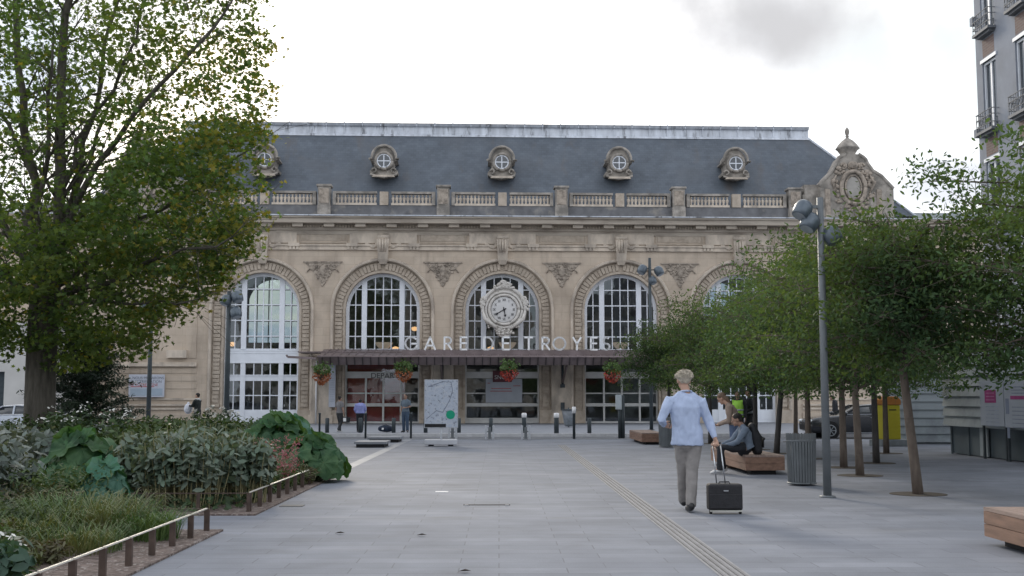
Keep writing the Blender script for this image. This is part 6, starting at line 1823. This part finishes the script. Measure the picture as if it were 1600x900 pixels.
# walking man with the suitcase
pm = gnd(1077, 800)
MX, MY = pm.x, pm.y
J = pose(head=(-.035, .05, 1.64), neck=(-.015, .0, 1.485), chest=(-.03, -.005, 1.30), waist=(-.025, -.01, 1.08), pelvis=(0, -.0, .95), face=(-.12, 1, -.05),
    shL=(-.222, .0, 1.39), shR=(.175, -.01, 1.375), elL=(-.35, -.06, 1.15), wrL=(-.27, .13, 1.08), handL=(.5, .8, -.1), palmL=(1, 0, -.3),
    elR=(.265, -.03, 1.11), wrR=(.325, -.10, .905), handR=(.12, -.25, -.9), palmR=(-.5, -.6, .1),
    hpL=(-.085, 0, .90), hpR=(.085, 0, .90), knL=(-.045, .13, .51), knR=(.045, .0, .49), anL=(.0, .36, .12), toL=(.0, .49, .13), anR=(.005, -.10, .10), toR=(.0, .05, .035), hem=(-.01, -.0, .83))
cm = dict(skin=SKIN, top=mat('pale_blue_shirt', (.40, .475, .64), .85, .06, 9, bump=.6, bscale=14, stretch=(1.6, 1.6, .6)), legs=cloth('taupe_trousers', (.25, .235, .225)), shoe=mat('black_leather_shoe', (.02, .02, .022), .4), hair=mat('white_blond_hair', (.46, .41, .33), .7, .3, 25, bump=.8, bscale=60), legw=(.100, .078, .062), collar=True)
person('white-haired man in a loose pale blue shirt walking away and pulling a suitcase', (MX, MY+.02, 0), R(2), J, cm, voxel=.011, hair='wavy', H=1.79, fine=True, build=1.07, hands=('relaxed', 'grip'), fold=.009)
# suitcase
SC = thing('suitcase', 'small black cabin suitcase pulled by the white-haired man', 'suitcase', (MX+.415, MY-.20, 0), 0)
BL = mat('black_nylon', (.018, .018, .021), .65, .2, 20, bump=.3, bscale=80)
mb = MB(); mb.box(-.215, .215, -.10, .10, .045, .375); mb.build('case', BL, SC, bevel=.028)
MB().box(-.205, .205, -.115, -.10, .07, .25).build('front_pocket', BL, SC, bevel=.01)
MB().box(-.20, .20, -.12, -.05, .032, .05).build('bottom_trim', mat('pale_trim', (.42, .42, .38), .4), SC)
MB().box(-.03, .03, -.118, -.114, .285, .30).build('badge', STEEL, SC)
MB().tube([(-.07, -.0, .375), (-.06, -.0, .395), (.06, 0, .395), (.07, 0, .375)], .009, 6).build('grab_handle', BL, SC)
for s in (-1, 1):
    MB().tube([(s*.17, -.05, .028), (s*.20, -.05, .028)], .028, 12).build('wheel', BLACK, SC)
    MB().tube([(-.03+s*.055, .06, .37), (-.065+s*.05, .14, .875)], .0085, 8).build('tube', STEEL, SC)
MB().tube([(-.065-.055, .14, .875), (-.065+.055, .14, .875)], .014, 8).build('grip', mat('grip_black', (.03, .03, .03), .6), SC)

# seated man with backpack (faces -x)
def rotpose(J): return J
sx, sy = 4.75, 22.35
seatz = .37
J = dict(head=(.0, .16, 1.02), neck=(0, .06, .90), chest=(0, .0, .74), waist=(0, -.03, .58), pelvis=(0, -.02, .495), face=(.1, 1, -.35),
    shL=(-.185, .03, .84), shR=(.185, .03, .84), elL=(-.23, .20, .60), elR=(.23, .22, .60), wrL=(-.12, .43, .52), wrR=(.12, .45, .53), handL=(.3, 1, -.1), handR=(-.3, 1, -.1), palmL=(.3, 0, -1), palmR=(-.3, 0, -1),
    hpL=(-.10, .04, .485), hpR=(.10, .04, .485), knL=(-.16, .50, .50), knR=(.16, .46, .50), anL=(-.15, .52, .10), anR=(.16, .40, .10), toL=(-.16, .67, .035), toR=(.18, .56, .035), hem=(0, -.05, .47))
cs = dict(skin=SKIN2, top=cloth('blue_grey_sweater', (.13, .165, .215)), legs=cloth('black_trousers', (.018, .02, .025)), shoe=mat('white_trainers', (.5, .5, .5), .6), hair=mat('dark_hair', (.02, .016, .013), .6, .3, 30, bump=.6, bscale=70), topname='sweater')
person('seated man in a blue grey sweater and black trousers leaning forward on the near bench', (sx, sy, 0), R(90), J, cs, voxel=.012, hair='short', H=1.78, fine=True)
bp = MB(); bp.tube([(0, 0, 0), (0, .03, .25), (0, .10, .46)], [(.15, .10), (.155, .12), (.12, .07)], 14, round_=True)
BPM = mat('black_backpack', (.015, .016, .02), .7, .2, 15, bump=.4, bscale=30)
B_ = thing('backpack', 'black backpack on the back of the seated man', 'backpack', (sx+.225, sy, .45), R(90))
remesh_build(bp, 'bag', BPM, B_, .012, fold=.004)
for s in (-1, 1): MB().tube([(s*.09, .11, .44), (s*.12, .22, .46), (s*.13, .30, .36), (s*.13, .26, .18), (s*.12, .10, .05)], [(.02, .006)]*5, 6).build('strap', BPM, B_)
MB().box(-.09, .09, -.12, -.10, .05, .22).build('pocket', BPM, B_, bevel=.015)

# woman in beige jacket looking down
J = pose(head=(.02, .26, 1.50), neck=(0, .13, 1.38), chest=(0, .06, 1.22), waist=(0, -.02, 1.04), face=(.1, 1, -.75), shL=(-.17, .08, 1.32), shR=(.17, .08, 1.32),
    elL=(-.20, .10, 1.02), elR=(.20, .14, 1.03), wrL=(-.08, .34, .93), wrR=(.10, .38, .92), handL=(.1, 1, 0), handR=(-.1, 1, 0), palmL=(0, 0, 1), palmR=(0, 0, 1))
cw = dict(skin=SKIN, top=cloth('beige_jacket', (.24, .185, .15)), legs=cloth('blue_jeans', (.07, .10, .17)), shoe=mat('brown_shoe', (.10, .06, .04), .6), hair=mat('light_brown_hair', (.16, .105, .07), .6, .3, 30, bump=.6, bscale=70), topname='jacket')
wx, wy = at(1148, 700, 24.1).x, 24.1
person('woman with light brown hair and beige jacket bent over her phone behind the seated man', (wx, wy, 0), R(75), J, cw, voxel=.012, hair='long', H=1.68, fine=True)
a_ = Vector((wx, wy, 0))+Matrix.Rotation(R(75), 3, 'Z') @ Vector((.01, .43*.96, .93*.96))
tag(MB().box(-.035, .035, -.07, .07, -.004, .004).build('phone', BLACK, None, tuple(a_)), 'small black phone in the hands of the woman in the beige jacket', 'phone')

# person with hi-vis vest
hx = at(1153, 650, 35.2); 
cv_ = dict(skin=SKIN2, top=cloth('dark_jacket', (.022, .024, .028)), legs=cloth('dark_trousers', (.03, .032, .035)), shoe=mat('dark_shoe', (.03, .03, .03), .6), hair=cs['hair'], topname='jacket')
Tp, I = person('person in a bright yellow-green safety vest over dark clothes under the young trees', (hx.x, hx.y, 0), R(160), pose(), cv_, voxel=.016, H=1.66)
k = I['k']; g = MB(); g.tube([Vector((0, 0, .92))*k, Vector((0, 0, 1.08))*k, Vector((0, 0, 1.30))*k, Vector((0, 0, 1.45))*k], [(.20*k, .150*k), (.185*k, .14*k), (.20*k, .145*k), (.12*k, .10*k)], 18)
g.tube([Vector((-.17, 0, 1.40))*k, Vector((.17, 0, 1.40))*k], .085*k, 10)
vst = remesh_build(g, 'safety_vest', mat('hi_vis', (.42, .80, .10), .6, .1, 6), Tp, .014, fold=.006)
for z in (1.0, 1.15): MB().lathe([(.205*k, -.022), (.205*k, .022)], (0, 0, z*k), 20).xf(Matrix.Diagonal((1, .77, 1, 1))).build('reflective_band', mat('pale_steel', (.5, .52, .55)), vst)
# dark walking person
dx_ = gnd(1172, 696)
J = pose(knL=(-.09, .16, .50), anL=(-.08, .22, .10), toL=(-.08, .37, .06), knR=(.09, -.06, .50), anR=(.09, -.38, .20), toR=(.10, -.29, .07), elR=(.27, -.10, 1.14), wrR=(.20, .12, 1.03), elL=(-.24, -.1, 1.14), wrL=(-.2, .12, 1.02))
Tp, I = person('person in black walking left past the young tree trunks with a pale waist bag', (dx_.x, dx_.y, 0), R(80), J, cv_, voxel=.016, H=1.74)
MB().tube([(.21*math.cos(a), .155*math.sin(a), 1.02) for a in np.linspace(0, 2*PI, 21)], [(.02, .045)]*21, 6).build('waist_bag', mat('pale_bag', (.30, .32, .34), .7), Tp)
# person behind the car
p = at(1305, 640, 49.5)
person('person in black standing behind the black car, half hidden by trunks', (p.x, p.y, 0), R(60), pose(head=(0, .14, 1.58), neck=(0, .06, 1.45)), cv_, voxel=.02, H=1.62)
# three people before the departures door
def far(px, py, Y, label, rz, cols, H, J=None, **kw):
    p = at(px, 622, Y); p.z = 0
    return person(label, (p.x, p.y, 0), rz, J or pose(), cols, voxel=.018, H=H, **kw)
cg = dict(skin=SKIN2, top=cloth('grey_top', (.17, .165, .17)), legs=cloth('dark_trousers', (.03, .032, .035)), shoe=mat('white_trainers', (.5, .5, .5)), hair=cs['hair'])
far(531, 674, 49.0, 'woman in a grey top and dark trousers carrying a bag, leftmost by the departures door', R(-40), cg, 1.54, pose(knL=(-.1, .1, .5), anL=(-.1, .12, .09), toL=(-.1, .27, .04), anR=(.1, -.18, .12), toR=(.1, -.05, .05)), hair='bun', sleeves='short')
p = at(541, 655, 48.9); T = thing('handbag', 'dark and white bag hanging from the hand of the woman in the grey top', 'bag', (p.x-.02, p.y, .42))
mb = MB(); mb.prism([(-.17, 0), (.15, 0), (.20, .22), (-.12, .24)], -.05, .05); mb.build('bag', BPM, T, bevel=.02); MB().tube([(-.08, 0, .22), (-.02, 0, .45), (.08, 0, .22)], .012, 6).build('handle', BPM, T)
MB().box(-.10, .02, -.056, -.051, .05, .2).build('white_panel', WHITEM, T)
cl_ = dict(skin=SKIN2, top=cloth('lilac_shirt', (.25, .28, .55)), legs=cloth('black_trousers', (.018, .02, .025)), shoe=mat('dark_shoe', (.03, .03, .03)), hair=cs['hair'])
far(563, 675, 49.8, 'person in a lilac blue shirt seen from behind in front of the departures door', R(8), cl_, 1.50, pose(head=(0, .12, 1.52), neck=(0, .06, 1.42), shL=(-.2, .02, 1.36), shR=(.2, .02, 1.36), elL=(-.27, .0, 1.1), elR=(.27, .0, 1.1), wrL=(-.2, .14, .95), wrR=(.2, .14, .95)), build=1.15)
cj = dict(skin=SKIN2, top=cloth('slate_tee', (.11, .145, .18)), legs=cloth('blue_denim', (.05, .08, .125)), shoe=mat('black_leather_shoe', (.02, .02, .022)), hair=cs['hair'])
far(634, 675, 49.2, 'man in a slate grey shirt and blue jeans standing right of the departures door', R(150), cj, 1.63, pose(elL=(-.25, .02, 1.15), wrL=(-.1, .2, 1.12), toL=(-.2, .12, .035)), sleeves='short')
p = at(603, 672, 49.2); T = thing('travel_bag', 'dark blue travel bag standing on the pavement beside a bollard', 'bag', (p.x, p.y, 0))
g = MB(); g.tube([(-.22, 0, .16), (-.1, 0, .17), (.1, 0, .16), (.24, 0, .15)], [.12, .15, .15, .11], 12, round_=True); remesh_build(g, 'bag', mat('navy_bag', (.015, .025, .05), .7, .3, 8), T, .015, fold=.008)
MB().tube([(-.1, -.1, .28), (0, -.12, .36), (.1, -.1, .28)], .012, 6).build('handle', BPM, T)
MB().box(-.16, -.08, -.155, -.145, .12, .2).build('white_mark', WHITEM, T)
# person with scarf on the left
ck = dict(skin=SKIN, top=cloth('black_coat', (.02, .024, .024)), legs=cloth('dark_trousers', (.03, .032, .035)), shoe=mat('dark_shoe', (.03, .03, .03)), hair=cs['hair'], topname='coat')
Tp, I = far(309, 660, 46.9, 'person in a black coat and white scarf carrying a white bundle by the left pier', R(70), ck, 1.66, pose(elL=(-.22, .12, 1.2), wrL=(-.1, .34, 1.2), elR=(.22, .12, 1.2), wrR=(.1, .36, 1.16)))
MB().tube([(.09*math.cos(a), .085*math.sin(a), 1.39+.02*math.sin(a*2)) for a in np.linspace(0, 2*PI, 17)], .042, 8).build('scarf', mat('white_scarf', (.6, .6, .58), .9), Tp)
p = Vector(Tp.location)+Matrix.Rotation(R(70), 3, 'Z') @ Vector((0, .44, 0)); T = thing('white_bundle', 'round white bundle held in front of the person with the white scarf', 'bundle', (p.x, p.y, 1.02))
g = MB(); g.ell((0, 0, 0), (.17, .17, .21), 14, 10); g.ell((0, 0, .2), (.06, .06, .08), 8, 6); remesh_build(g, 'bundle', mat('white_bundle_cloth', (.62, .64, .70), .8, .05), T, .015, fold=.01)
